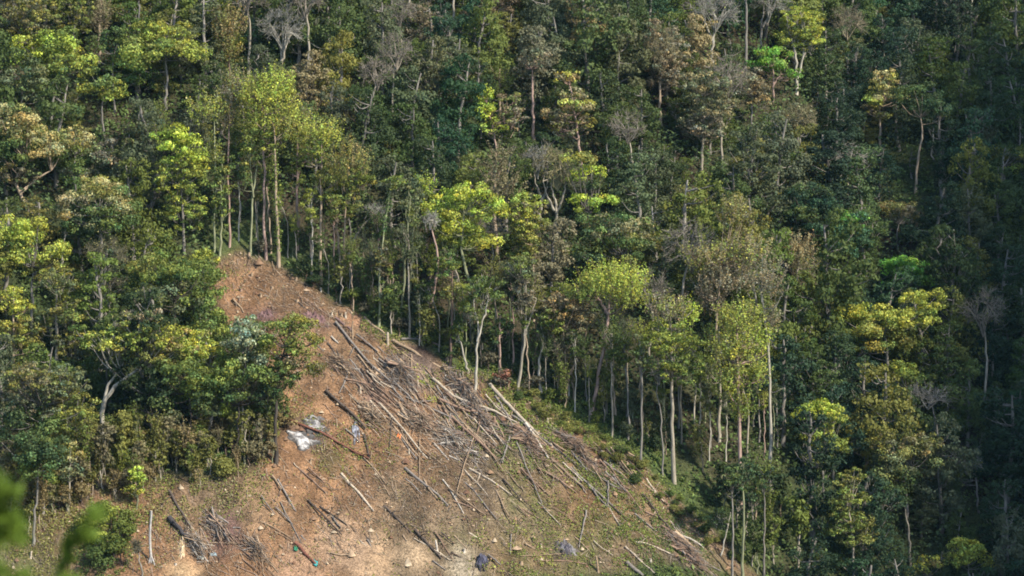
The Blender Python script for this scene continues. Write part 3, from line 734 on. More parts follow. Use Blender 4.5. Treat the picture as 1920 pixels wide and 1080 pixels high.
feat(None, 'sapling', 'round-topped grey green sapling below the dark left slope crown', 'pale', 4,
     [[(308, 860), (313, 820), (322, 790)]], [('L', 322, 785, 18, 12, 'grey', 'cream', .3)], cat='sapling')
# ---- top centre and right
feat('pink-brown twiggy crown', 'twiggy_tree', 'pinkish brown twiggy crown near the top, right of centre', 'tan', 5,
     [[(1240, 235), (1240, 110)]], [('O', 1235, 65, 34, 26, 'pink', 'grey', .5), ('O', 1250, 105, 40, 34, 'pink', 'tan', .5), ('O', 1240, 145, 34, 28, 'pink', 'brown', .5), ('T', 1240, 95, 36, 44, 'tan', 'pink', .4)], q=1.2)
feat('bare white tree at the top edge', 'bare_tree', 'bare whitish forked tree cut by the top edge', 'white', 6,
     [[(1335, 120), (1338, 75), (1345, 40)], [(1338, 80), (1325, 50), (1318, 20)]], [('T', 1340, 25, 50, 40, 'ash', 'moss', .15)], cat='bare tree')
feat(None, 'tall_pole_tree', 'straight grey pole rising out of the top edge beside the bare white tree', 'grey', 6,
     [[(1399, 150), (1399, 60), (1398, -30)]], [('O', 1400, -20, 20, 20, 'mid', 'moss', .3)])
feat(None, 'bare_tree', 'thin bare tree with a slanting branch left of the yellow twin-stem crown', 'grey', 5,
     [[(1425, 110), (1428, 60), (1432, 10)], [(1430, 50), (1448, 20), (1456, -10)]], [('T', 1440, 10, 40, 36, 'ash', 'grey', .4)], cat='bare tree')
feat('yellow twin-stem crown', 'broadleaf_tree', 'yellow green airy crown on two pale mossy stems near the top right', 'white', 6,
     [[(1493, 175), (1493, 120), (1484, 70)], [(1494, 150), (1505, 110), (1508, 70)]], [('O', 1495, 32, 34, 18, 'yel', 'gold', .4), ('O', 1525, 55, 22, 30, 'gold', 'yel', .5), ('O', 1490, 65, 38, 24, 'moss', 'yel', .5), ('O', 1520, 80, 18, 18, 'gold', 'olive', .5)], q=1.2)
feat('tiered green tree', 'tiered_tree', 'small tree with two flat tiers of bright green leaves', 'pink', 4,
     [[(1450, 190), (1450, 150), (1450, 125)], [(1450, 160), (1458, 147), (1464, 140)]], [('L', 1455, 98, 30, 8, 'vivid', 'moss', .4), ('L', 1448, 123, 38, 10, 'vivid', 'moss', .4), ('L', 1490, 138, 14, 8, 'vivid', 'moss', .4)])
feat(None, 'twiggy_tree', 'bare pinkish twig crown right of the yellow twin-stem crown', 'grey', 4,
     [[(1590, 150), (1590, 70)]], [('T', 1588, 45, 38, 34, 'pink', 'brown', .5), ('O', 1575, 95, 44, 30, 'grey', 'dark', .4)])
feat('layered cream tree', 'layered_tree', 'layered cream yellow crown standing out in the dark upper right', 'tan', 5,
     [[(1650, 290), (1650, 200)]], [('L', 1662, 142, 22, 11, 'cream', 'gold', .5), ('L', 1655, 162, 26, 12, 'olive', 'cream', .5), ('L', 1665, 182, 30, 10, 'cream', 'olive', .4), ('L', 1632, 190, 20, 12, 'gold', 'moss', .5), ('L', 1635, 210, 22, 14, 'olive', 'pink', .5)])
feat('brownish tall crown', 'twiggy_tree', 'tall brownish green crown with fine twigs, right of centre near the top', 'pale', 5,
     [[(1316, 320), (1318, 250), (1320, 180)]], [('O', 1320, 160, 44, 30, 'grey', 'tan', .5), ('O', 1335, 195, 44, 34, 'tan', 'grey', .5), ('O', 1320, 235, 40, 34, 'pink', 'grey', .5)], q=1.2)
feat(None, 'twiggy_tree', 'tan brown crown right of the tall brownish crown', 'grey', 4,
     [[(1410, 260), (1410, 180)]], [('O', 1405, 155, 32, 24, 'tan', 'pink', .5), ('O', 1425, 182, 26, 22, 'rust', 'brown', .5)])
feat(None, 'twiggy_tree', 'small tan twig fan lit above a dark gap, upper right', 'grey', 4,
     [[(1500, 290), (1500, 230)]], [('T', 1502, 222, 28, 30, 'tan', 'pink', .7), ('O', 1500, 225, 26, 26, 'tan', 'grey', .5)])
feat('rusty layered tree', 'layered_tree', 'tall tree with stacked orange tan leaf layers in the upper centre', 'pink', 5,
     [[(1090, 310), (1082, 240), (1068, 160)]], [('L', 1062, 145, 22, 12, 'rust', 'gold', .4), ('L', 1072, 178, 24, 10, 'tan', 'olive', .4), ('L', 1080, 202, 34, 10, 'rust', 'gold', .4), ('L', 1032, 216, 16, 10, 'tan', 'rust', .5), ('O', 1070, 235, 44, 22, 'olive', 'pink', .5)])
feat(None, 'broadleaf_tree', 'dark leafy parasol on a straight reddish stem left of the rusty layered tree', 'pink', 6,
     [[(1000, 270), (999, 200), (998, 130)]], [('L', 998, 122, 28, 14, 'brown', 'grey', .4), ('L', 1005, 105, 18, 10, 'pink', 'grey', .4)])
feat('lime streak tree', 'lime_tree', 'bright lime streak of foliage in the upper centre', 'pink', 4,
     [[(935, 300), (925, 240), (912, 190)]], [('L', 905, 178, 18, 18, 'lime', 'gold', .4), ('L', 912, 212, 18, 20, 'lime', 'yel', .5), ('L', 925, 240, 22, 12, 'yel', 'lime', .5), ('O', 955, 215, 28, 40, 'pink', 'moss', .4)])
feat('lemon branch tree', 'lime_tree', 'small lemon lime tree beside the bare pale crown in the centre', 'grey', 4,
     [[(1105, 460), (1105, 400)]], [('L', 1112, 322, 20, 10, 'lime', 'gold', .3), ('L', 1082, 332, 14, 10, 'lime', 'gold', .3), ('L', 1115, 350, 20, 12, 'dark', 'mid', .4), ('L', 1112, 375, 38, 10, 'lime', 'gold', .4), ('L', 1100, 392, 18, 8, 'lime', 'yel', .4), ('L', 1080, 300, 30, 14, 'olive', 'gold', .3)])
feat('bare pale crown at centre', 'bare_tree', 'bare pale fan of twigs on a three-way fork in the centre', 'pale', 6,
     [[(1043, 440), (1043, 395), (1033, 350)], [(1043, 400), (1058, 360), (1062, 330)], [(1040, 395), (1025, 365), (1018, 340)]], [('T', 1045, 318, 48, 44, 'tan', 'olive', .2)], cat='bare tree')
feat(None, 'bare_tree', 'bare pale forked stem close left of the three-way fork', 'pale', 6,
     [[(1014, 425), (1014, 375), (1003, 335)], [(1014, 380), (1024, 355), (1028, 335)]], [('T', 1008, 305, 34, 34, 'ash', 'olive', .2)], cat='bare tree')
feat('big tan-topped dark crown', 'broadleaf_tree', 'big dark green crown with tan tips above the umbrella-shaped crown', 'grey', 6,
     [[(1170, 570), (1170, 480)]], [('L', 1130, 432, 46, 26, 'mid', 'tan', .3), ('L', 1185, 435, 48, 22, 'mid', 'tan', .45), ('L', 1100, 465, 36, 30, 'dark', 'mid', .5), ('L', 1170, 475, 56, 26, 'mid', 'olive', .4), ('L', 1215, 460, 24, 22, 'olive', 'tan', .4)])
feat('blue green tiered crown', 'tiered_tree', 'blue green crown in flat tiers, dark valley right of centre', 'dark', 5,
     [[(1590, 520), (1590, 460)]], [('L', 1600, 408, 24, 10, 'teal', 'vivid', .3), ('L', 1560, 428, 34, 12, 'teal', 'vivid', .4), ('L', 1600, 432, 26, 12, 'teal', 'vivid', .3), ('L', 1580, 455, 44, 12, 'teal', 'mid', .3), ('L', 1575, 475, 34, 10, 'teal', 'deep', .4)])
feat(None, 'tiered_tree', 'dark flat-tiered tree above the blue green tiered crown', 'dark', 5,
     [[(1525, 500), (1525, 420)]], [('L', 1520, 362, 42, 10, 'deep', 'mid', .4), ('L', 1535, 385, 38, 10, 'deep', 'teal', .4), ('L', 1515, 405, 42, 12, 'deep', 'mid', .4), ('L', 1530, 430, 36, 12, 'deep', 'teal', .3)])
feat('vivid green crown', 'broadleaf_tree', 'vivid green small crown glowing in the dark right part', 'grey', 4,
     [[(1702, 600), (1702, 540)]], [('L', 1690, 497, 36, 13, 'vivid', 'lime', .25), ('L', 1706, 515, 30, 16, 'vivid', 'mid', .3), ('L', 1675, 525, 24, 20, 'vivid', 'mid', .4), ('L', 1735, 528, 22, 10, 'vivid', 'mid', .3)])
feat('broad golden crown', 'golden_tree', 'broad golden yellow crown, brightest on the dark right side', 'grey', 7,
     [[(1665, 770), (1665, 680), (1660, 620)]], [('L', 1598, 592, 28, 16, 'gold', 'yel', .5), ('L', 1645, 590, 40, 16, 'gold', 'yel', .5), ('L', 1700, 600, 34, 16, 'gold', 'yel', .3), ('L', 1745, 562, 24, 18, 'gold', 'yel', .6), ('L', 1730, 590, 28, 14, 'gold', 'moss', .5), ('L', 1650, 615, 50, 20, 'yel', 'olive', .5), ('L', 1590, 640, 20, 26, 'yel', 'moss', .5), ('L', 1660, 645, 48, 20, 'olive', 'moss', .4), ('L', 1710, 560, 22, 10, 'gold', 'yel', .5)], limbs=4)
feat(None, 'broadleaf_tree', 'yellowish green crown below the broad golden crown', 'grey', 5,
     [[(1700, 790), (1700, 730)]], [('L', 1690, 695, 34, 14, 'yel', 'moss', .5), ('L', 1715, 715, 36, 18, 'moss', 'mid', .4)])
feat('leafy lime tree at lower right', 'lime_tree', 'lime green hanging foliage beside the dark lower right wood', 'grey', 4,
     [[(1545, 930), (1545, 850)]], [('L', 1530, 772, 38, 16, 'lime', 'yel', .5), ('L', 1560, 785, 24, 18, 'moss', 'yel', .5), ('L', 1530, 815, 30, 14, 'yel', 'moss', .5), ('L', 1560, 835, 30, 14, 'moss', 'yel', .4), ('L', 1530, 860, 26, 12, 'moss', 'yel', .4)])
feat('big brown-green dome lower right', 'broadleaf_tree', 'big brown green domed crown in the lower right', 'grey', 6,
     [[(1700, 1000), (1700, 880)]], [('O', 1670, 840, 44, 26, 'olive', 'brown', .5), ('O', 1720, 835, 42, 26, 'olive', 'tan', .4), ('L', 1700, 870, 60, 34, 'grey', 'olive', .4), ('L', 1670, 900, 40, 34, 'dark', 'mid', .5)], q=1.1)
feat('tall olive tree lower right', 'broadleaf_tree', 'tall narrow olive green tree with pale stem at the lower right', 'pale', 5,
     [[(1598, 1110), (1600, 1030), (1590, 950)]], [('O', 1600, 905, 28, 24, 'olive', 'moss', .4), ('O', 1590, 950, 38, 34, 'moss', 'olive', .5), ('O', 1610, 995, 34, 34, 'olive', 'moss', .5), ('O', 1570, 985, 26, 26, 'mid', 'moss', .4)])
feat('yellow orange bush', 'golden_tree', 'yellow orange leafed crown at the bottom right edge', 'grey', 4,
     [[(1815, 1130), (1815, 1060)]], [('L', 1810, 1030, 32, 14, 'gold', 'yel', .4), ('L', 1830, 1052, 32, 16, 'gold', 'yel', .5), ('L', 1790, 1050, 22, 14, 'yel', 'olive', .5)])
feat(None, 'golden_tree', 'smaller yellow orange crown left of the bottom right one', 'grey', 4,
     [[(1735, 1130), (1735, 1080)]], [('L', 1740, 1060, 24, 12, 'gold', 'rust', .5), ('L', 1722, 1075, 24, 14, 'olive', 'gold', .5)])
feat(None, 'broadleaf_tree', 'olive crown by the right edge in the upper part', 'grey', 4,
     [[(1885, 390), (1885, 310)]], [('L', 1885, 290, 34, 16, 'olive', 'moss', .5), ('L', 1870, 315, 32, 18, 'moss', 'mid', .4)])
feat('rust brown flat crown', 'broadleaf_tree', 'rust brown flat-topped crown in the dark right part', 'grey', 4,
     [[(1685, 470), (1685, 420)]], [('L', 1680, 390, 32, 11, 'rust', 'olive', .5), ('L', 1700, 405, 28, 14, 'brown', 'olive', .4)])
feat('twin pale wavy stems', 'dark_crowned_tree', 'dark crown on a long wavy pale brown stem in the upper right', 'tan', 5,
     [[(1716, 365), (1720, 310), (1728, 260), (1726, 220)]], [('L', 1720, 185, 40, 22, 'dark', 'mid', .5), ('L', 1745, 205, 34, 20, 'dark', 'teal', .4)])
feat(None, 'curved_tree', 'thin pale stem with a hooked foot right of the wavy brown stem', 'white', 3,
     [[(1753, 300), (1747, 285), (1751, 245), (1748, 220)]], [('L', 1765, 215, 26, 14, 'dark', 'mid', .4)])
feat('grey twig umbrella', 'bare_tree', 'grey leafless umbrella of twigs in the upper right', 'pale', 5,
     [[(1588, 375), (1590, 340), (1588, 315)], [(1590, 340), (1572, 310), (1560, 300)]], [('T', 1588, 295, 44, 28, 'ash', 'grey', .3)], cat='bare tree')
feat(None, 'bare_tree', 'leafless pale crooked branches beside the lower right brown green dome', 'grey', 4,
     [[(1835, 960), (1830, 900), (1815, 870)]], [('T', 1812, 868, 34, 24, 'ash', 'olive', .3), ('O', 1790, 890, 24, 22, 'olive', 'moss', .4)], cat='bare tree')
feat(None, 'dark_crowned_tree', 'dark crown on a pale lone stem in the lower right shade', 'pale', 5,
     [[(1707, 1060), (1703, 990), (1694, 945)]], [('L', 1665, 930, 34, 18, 'dark', 'mid', .4)])
feat(None, 'bare_tree', 'thin grey bare branches above the big brown green dome', 'grey', 4,
     [[(1765, 840), (1755, 790), (1745, 750)], [(1752, 800), (1722, 775), (1705, 745)]], [('T', 1740, 745, 44, 26, 'ash', 'brown', .3)], cat='bare tree')
feat(None, 'feathery_tree', 'small straw feathery tree above the wide straw-coloured crown', 'tan', 4,
     [[(1300, 480), (1302, 400)]], [('F', 1300, 372, 34, 24, 'olive', 'tan', .5), ('O', 1310, 400, 40, 22, 'olive', 'mid', .4)])
feat(None, 'lime_tree', 'small lime tree up and left of the bright lime round crown', 'grey', 4,
     [[(800, 480), (798, 370)]], [('F', 797, 345, 22, 20, 'lime', 'yel', .5), ('O', 795, 375, 20, 20, 'moss', 'yel', .4)])

# ------------------------------------------------------------------ the rest of the wood: one prototype of each look, copied one tree at a time
PROTO = {}
def proto(key, style, n, R=3.05, Hh=9.8, low=0.16, bark='grey', q=1.0, c2=None, mw=0.3, flat=1.0):
    out = []
    for i in range(n):
        rng = np.random.default_rng(hash_str(key) + i * 31)
        blobs = []
        m = rng.integers(4, 7)
        for j in range(m):
            z = Hh * (low + (0.88 - low) * (j + 0.5) / m)
            prof = math.sin(math.pi * min(1, 0.30 + 0.62 * (j + .5) / m)) ** 0.7
            a = rng.uniform(0, 6.28); off = R * 0.38 * rng.uniform(0.2, 1)
            r = R * prof * rng.uniform(0.62, 0.86)
            blobs.append((style, np.array([math.cos(a) * off, math.sin(a) * off, z]), r, r * rng.uniform(.85, 1.1), r * rng.uniform(.5, .72) * flat, (1., 1., 1.), c2, mw))
        top = [rng.normal(0, .4), rng.normal(0, .4), Hh * .85]
        P = [np.zeros(3), np.array([rng.normal(0, .3), rng.normal(0, .3), Hh * .4]), np.array(top)]
        out.append(tree_meshes([P], 0.16, blobs, bark, rng, q, limbs=4))
    PROTO[key] = out
def hash_str(s): return sum(ord(c) * (i + 3) for i, c in enumerate(s))
Cb, Cc = dict(C), None
proto('round', 'L', 7, q=.82)
proto('tipped', 'L', 3, q=.82, c2=(1.45, 1.5, 1.3), mw=.3)
proto('loose', 'O', 4, q=.75)
proto('feathery', 'F', 3, R=2.4, q=.6, low=.45, bark='tan')
C['twig'] = (0.20, 0.175, 0.14)
def proto_bare(n):
    out = []
    for i in range(n):
        rng = np.random.default_rng(500 + i)
        P = [np.zeros(3), np.array([rng.normal(0, .4), rng.normal(0, .4), 5.0]), np.array([rng.normal(0, .5), rng.normal(0, .5), 8.0])]
        out.append(tree_meshes([P], 0.13, [('T', np.array([P[2][0], P[2][1], 8.6]), 2.3, 2.3, 2.3, 'twig', (1., 1., 1.), .25)], 'pale', rng, .9))
    PROTO['bare'] = out
proto_bare(3)

DIRW = [(0, 'right of'), (45, 'up and right of'), (90, 'above'), (135, 'up and left of'), (180, 'left of'), (-180, 'left of'),
        (-135, 'down and left of'), (-90, 'below'), (-45, 'down and right of')]
USED = {}
def relation(px, py, skip=0):
    L = sorted(LAND, key=lambda t: (t[1] - px) ** 2 + (t[2] - py) ** 2)
    s, lx, ly = L[skip % len(L)]
    a = math.degrees(math.atan2(-(py - ly), px - lx))
    w = min(DIRW, key=lambda d: abs(d[0] - a))[1]
    d = math.hypot(px - lx, py - ly)
    near = 'close ' if d < 85 else ('' if d < 170 else 'far ')
    return near + w + ' the ' + s
def unique_label(head, px, py):
    """head says how it looks; the rest says where it is found from something that stands out"""
    for k in range(5):
        t = head + ' ' + relation(px, py, k)
        if t not in USED and len(t.split()) <= 16:
            USED[t] = 1; return t
    L = sorted(LAND, key=lambda t: (t[1] - px) ** 2 + (t[2] - py) ** 2)
    for i in range(4):
        for j in range(i + 1, 5):
            t = head + ' between the ' + L[i][0] + ' and the ' + L[j][0]
            if t not in USED and len(t.split()) <= 16:
                USED[t] = 1; return t
    for o in ('another ', 'one more ', 'further ', 'extra '):
        t = (o + head + ' ' + relation(px, py, 0))
        if t not in USED: USED[t] = 1; return ' '.join(t.split()[:16])
    return t

def region_colour(px, py, r):
    """leaf colours by area: paler left and centre, darker on the right to stand in for shade"""
    if px > 1480 or (px > 1300 and py > 560):  # right-hand greens darker: part of the shade is put into the leaf colour
        ks, ws = ['dark', 'deep', 'teal', 'mid', 'grey', 'moss', 'olive'], [.28, .22, .10, .20, .05, .09, .06]
    elif px < 420:
        ks, ws = ['mid', 'moss', 'olive', 'grey', 'dark', 'yel', 'brown'], [.30, .25, .18, .12, .07, .06, .02]
    elif px < 800:
        ks, ws = ['mid', 'grey', 'moss', 'dark', 'teal', 'olive', 'tan'], [.31, .22, .18, .12, .05, .10, .02]
    else:
        ks, ws = ['grey', 'mid', 'dark', 'teal', 'moss', 'olive', 'pink', 'tan'], [.24, .28, .15, .07, .14, .07, .02, .03]
    return ks[int(np.searchsorted(np.cumsum(ws), r * sum(ws)))] if r < .999 else ks[-1]

rng = np.random.default_rng(77)
N_CAND = 26000
cx_ = rng.uniform(-78, 84, N_CAND); cy_ = rng.uniform(238, 392, N_CAND)
okm = ~inside(CLEAR, cx_, cy_)
dcl = dist_poly(CLEAR, cx_, cy_); ded = dist_poly(EDGE, cx_, cy_, False)
FA = np.array(FEAT)
kept = []; n_by = {}
BASEZ = H(cx_, cy_)
for i in range(N_CAND):
    if not okm[i]: continue
    x, y = cx_[i], cy_[i]; z = BASEZ[i]
    px, py = project((x, y, z + 7))
    bx, by = project((x, y, z))
    hw = 960 * 1.06
    if abs(px - 960) > hw or by < -150 or project((x, y, z + 13))[1] > 1100: continue
    if ded[i] < 9.0 and bx < 1300: continue
    if any(inside(KEEP_PX, project((x + u_, y, z + v_))[0], project((x + u_, y, z + v_))[1]) for u_ in (-2.4, 0, 2.4) for v_ in (3, 6, 9)): continue
    if dcl[i] < 1.5: continue
    # keep sight lines to the stems standing along the clearing: nothing tall in front of them
    if 1180 < bx < 1500 and 850 < by < 1140: continue
    if px < 560 and by > 830: continue
    if 230 < bx < 1500 and by > 1075: continue
    df = np.hypot(FA[:, 0] - x, FA[:, 1] - y)
    if (df < np.maximum(2.4, FA[:, 2] * 0.9)).any(): continue
    # do not stand right in front of a tree that can be pointed at
    infront = (np.abs(FA[:, 0] - x) < FA[:, 2] + 1.6) & (y < FA[:, 1]) & (FA[:, 1] - y < 6.5)
    if infront.any(): continue
    dmin = 3.25
    if kept and (np.hypot(np.array([k[0] for k in kept]) - x, np.array([k[1] for k in kept]) - y) < dmin).any(): continue
    kept.append((x, y, z, px, py))
print('filler trees', len(kept))
proto_used = {}
for (x, y, z, px, py) in kept:
    r = rng.random(); cname = region_colour(px, py, rng.random())
    if px > 1480: ks = [('round', .70), ('loose', .22), ('bare', .015), ('tipped', .065)]
    else: ks = [('round', .60), ('tipped', .12), ('loose', .20), ('feathery', .04), ('bare', .04)]
    acc = 0
    for key, w in ks:
        acc += w
        if r < acc: break
    col = np.array(C[cname]) * np.exp(rng.normal(0, .12)) * np.array([1 + rng.normal(0, .06), 1, 1 + rng.normal(0, .08)])
    if key == 'feathery':
        cname = ['olive', 'tan', 'pink', 'moss'][rng.integers(4)]; col = np.array(C[cname])
    if key == 'bare': cname = 'ash'; col = np.array(C['moss'])
    P = PROTO[key]; me = P[rng.integers(len(P))]
    s = rng.uniform(.82, 1.22) * (1.25 if rng.random() < .2 else 1); sz = s * rng.uniform(.85, 1.2)
    if x * 0 + px > 1400: s *= 1.05; sz *= 1.08
    size = 'small' if sz < .88 else ('tall' if sz > 1.14 else '')
    shape = dict(round='rounded leafy tree', tipped='pale-tipped leafy tree', loose='loose airy tree', feathery='feathery spring tree', bare='leafless twiggy tree')[key]
    nm = dict(round='broadleaf_tree', tipped='pale_tipped_tree', loose='airy_tree', feathery='feathery_tree', bare='bare_tree')[key]
    head = ' '.join(t for t in (size, WORD[cname], shape) if t)
    lab = unique_label(head, px, py)
    place(nm, me, (x, y, z - .3), lab, 'bare tree' if key == 'bare' else 'tree', 'trees of the mountainside wood', tuple(col), rng.uniform(0, 6.28), (s, s, sz))
# slender poles with small high tops crowd the far edge of the clearing
SLIM = []
for i in range(8):
    r_ = np.random.default_rng(700 + i); hh = 9.5
    P = [np.zeros(3), np.array([r_.normal(0, .25), 0, hh * .5]), np.array([r_.normal(0, .6), 0, hh])]
    st = 'FOFO'[i % 4]
    SLIM.append(tree_meshes([P], .085, [(st, P[2] + [0, 0, -.2], r_.uniform(.9, 1.4), 1.0, r_.uniform(1.0, 1.7), (1., 1., 1.), None, 0), ('O', P[2] * [1, 1, .82] + [.2, 0, 0], .5, .5, .9, (1., 1., 1.), None, 0)],
                            ['pale', 'moss', 'tan', 'white', 'grey', 'moss', 'pink', 'pale'][i], r_, .8, limbs=5))
got = []
for i in range(4000):
    px = rng.uniform(440, 1460); f = rng.uniform(2, 105)
    if px > 1100 and rng.random() < .92: continue
    ey = np.interp(px, [448, 520, 600, 680, 745, 850, 960, 1050, 1190, 1300, 1460], [468, 500, 545, 597, 640, 684, 720, 768, 845, 880, 880])
    g = ground_at(px, ey - f * (.55 if px < 1150 else .9))
    if inside(CLEAR, g[0], g[1]) or (np.hypot(FA[:, 0] - g[0], FA[:, 1] - g[1]) < .8).any() or any(math.hypot(g[0] - a, g[1] - b) < 1.25 for a, b in got): continue
    got.append((g[0], g[1])); k_ = rng.integers(8); s = rng.uniform(.55, 1.12)
    cn = ['moss', 'olive', 'yel', 'mid', 'grey', 'moss'][rng.integers(6)]; qx, qy = project((g[0], g[1], g[2] + 5))
    bw = ['pale', 'mossy', 'tan', 'white', 'grey', 'mossy', 'pinkish', 'pale'][k_]
    lab = unique_label(('short ' if s < .7 else 'tall ' if s > 1 else '') + 'slender ' + bw + ' pole tree with ' + WORD[cn] + ' top', qx, qy)
    place('slim_tree', SLIM[k_], (g[0], g[1], g[2] - .2), lab, 'slim tree', 'slender pole trees behind the clearing edge', tuple(np.array(C[cn])), rng.uniform(-.6, .6), (s, s, s))
    if len(got) >= 96: break
# small trees of the lower storey fill the gaps under and between the tall ones
kx = np.array([k[0] for k in kept]); ky = np.array([k[1] for k in kept]); sx, sy = [], []
for i in range(0, 12000):
    if not okm[i] or dcl[i] < 2.0: continue
    x, y = cx_[-i - 1] if False else cx_[i] + .7, cy_[i] - .9
    if inside(CLEAR, x, y): continue
    z = float(H(x, y)); px, py = project((x, y, z + 3)); bx, by = project((x, y, z))
    if abs(px - 960) > 990 or py < -20 or py > 1090: continue
    e_ = float(dist_poly(EDGE, x, y, False))
    if e_ < 9.5 and bx < 1300: continue
    if any(inside(KEEP_PX, project((x + u_, y, z + v_))[0], project((x + u_, y, z + v_))[1]) for u_ in (-1.4, 1.4) for v_ in (2, 5)): continue
    if ((np.abs(FA[:, 0] - x) < FA[:, 2] + .5) & (y < FA[:, 1]) & (FA[:, 1] - y < 6.0) & (FA[:, 2] > 1.4)).any(): continue
    if 1180 < bx < 1500 and 800 < by < 1140: continue
    if px < 560 and by > 830: continue
    if 230 < bx < 1500 and by > 1075: continue
    if (np.hypot(kx - x, ky - y) < 2.1).any() or (np.hypot(FA[:, 0] - x, FA[:, 1] - y) < 1.3).any(): continue
    if sx and (np.hypot(np.array(sx) - x, np.array(sy) - y) < 2.7).any(): continue
    sx.append(x); sy.append(y)
    if len(sx) > 280: break
    key = ['round', 'round', 'loose', 'tipped'][rng.integers(4)]
    cname = region_colour(px, py, rng.random()); col = np.array(C[cname]) * np.exp(rng.normal(0, .15)) * .9
    s = rng.uniform(.42, .66); P = PROTO[key]
    lab = unique_label('low ' + WORD[cname] + ' ' + dict(round='bushy young tree', tipped='pale-tipped young tree', loose='thin young tree')[key], px, py)
    place('young_tree', P[rng.integers(len(P))], (x, y, z - .3), lab, 'young tree', 'young trees under the wood canopy', tuple(col), rng.uniform(0, 6.28), (s, s, s * rng.uniform(.8, 1.15)))
print('young', len(sx))

# ------------------------------------------------------------------ undergrowth: nobody could count it
def scatter(poly_test, n, xr, yr, rng):
    x = rng.uniform(*xr, n); y = rng.uniform(*yr, n); k = poly_test(x, y); return x[k], y[k]
rng = np.random.default_rng(5)
x, y = scatter(lambda x, y: ~inside(CLEAR, x, y) & (dist_poly(CLEAR, x, y) > .8), 42000, (-66, 72), (244, 380), rng)
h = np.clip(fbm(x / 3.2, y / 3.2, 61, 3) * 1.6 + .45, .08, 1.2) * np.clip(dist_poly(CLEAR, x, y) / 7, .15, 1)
m = 6
X = np.repeat(x, m) + rng.normal(0, .35, len(x) * m); Yy = np.repeat(y, m) + rng.normal(0, .35, len(x) * m)
Z = H(X, Yy) + rng.random(len(X)) ** .8 * np.repeat(h, m) * 3.6
k = len(X)
cu = np.array(C['mid']) * (1 - h[:, None]) + np.array(C['dark']) * h[:, None]  # taller clumps darker green, deepening the shade between the trees by colour
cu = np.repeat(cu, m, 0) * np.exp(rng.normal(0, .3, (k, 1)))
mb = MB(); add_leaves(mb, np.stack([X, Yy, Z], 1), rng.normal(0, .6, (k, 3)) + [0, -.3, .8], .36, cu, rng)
tag(link('undergrowth', mb.mesh('undergrowth', M_LEAF)), 'leafy undergrowth covering the wood floor, darkened for the shade in the gaps', 'undergrowth', kind='stuff')

# weeds, shoots and grass on the cleared ground
mb = MB()
for (px, py, r, n, c1, c2) in [(1000, 765, 4.5, 2600, 'moss', 'mid'), (1060, 805, 4.5, 2600, 'moss', 'olive'), (1130, 848, 4, 1800, 'mid', 'moss'), (950, 745, 2.5, 700, 'olive', 'moss'),
                               (870, 690, 2.2, 600, 'moss', 'olive'), (880, 805, 3, 500, 'olive', 'moss'), (965, 840, 2.6, 700, 'moss', 'mid'), (1060, 1060, 5, 1500, 'moss', 'olive'),
                               (1250, 1060, 5, 2400, 'mid', 'moss'), (960, 1070, 4, 900, 'moss', 'yel'), (1100, 930, 6, 1800, 'olive', 'moss'), (1220, 960, 6, 2600, 'mid', 'moss'),
                               (800, 715, 1.5, 200, 'yel', 'moss'), (805, 735, 1.0, 120, 'yel', 'olive'), (630, 850, 2.5, 500, 'olive', 'moss'), (700, 830, 2.5, 250, 'olive', 'moss'),
                               (60, 960, 5, 1800, 'olive', 'rust'), (150, 900, 5, 1500, 'olive', 'tan'), (300, 870, 5, 1500, 'rust', 'olive'), (420, 850, 4, 1200, 'tan', 'olive'), (130, 980, 5, 1500, 'tan', 'olive'), (260, 960, 5, 900, 'tan', 'olive'), (80, 1050, 5, 1500, 'olive', 'moss'), (190, 1020, 3, 1700, 'moss', 'mid'), (350, 930, 4, 700, 'olive', 'brown'), (430, 880, 4, 900, 'moss', 'olive'),
                               (300, 900, 4, 900, 'olive', 'moss'), (200, 930, 4, 900, 'rust', 'olive'), (560, 760, 2, 250, 'olive', 'moss'), (440, 520, 1.5, 120, 'olive', 'brown'),
                               (690, 600, 1.5, 350, 'moss', 'mid'), (740, 632, 2, 500, 'moss', 'olive'), (810, 660, 2, 200, 'mid', 'moss'), (620, 1030, 6, 500, 'olive', 'brown'), (800, 980, 6, 900, 'olive', 'brown')]:
    n = int(n * 2.2); g = ground_at(px, py); a = rng.uniform(0, 6.28, n); rr = r * rng.random(n) ** .55
    X = g[0] + np.cos(a) * rr; Yy = g[1] + np.sin(a) * rr * 1.25
    k2 = vnoise(X / .8, Yy / .8, 8) > -.15; X, Yy = X[k2], Yy[k2]; n = len(X)
    Z = H(X, Yy) + rng.uniform(.02, .30, n)
    w = (vnoise(X / 1.3, Yy / 1.3, 5) > 0)[:, None]
    cg = np.where(w, np.array(C[c1]), np.array(C[c2])) * np.exp(rng.normal(0, .25, (n, 1)))
    add_leaves(mb, np.stack([X, Yy, Z], 1), rng.normal(0, .6, (n, 3)) + [0, -.4, .6], .15, cg, rng)
x, y = scatter(lambda x, y: inside(CLEAR, x, y) & (vnoise(x / 2.2, y / 2.2, 6) > .02), 9000, (-62, 40), (244, 330), rng)
n = len(x); cg = np.where(rng.random((n, 1)) < .5, np.array(C['olive']), np.array(C['tan'])) * np.exp(rng.normal(0, .3, (n, 1)))
add_leaves(mb, np.stack([x, y, H(x, y) + rng.uniform(.02, .22, n)], 1), rng.normal(0, .7, (n, 3)) + [0, -.3, .5], .16, cg, rng)
tag(link('weeds', mb.mesh('weeds', M_LEAF)), 'low green weeds and dry grass on the cleared soil', 'weeds', kind='stuff')

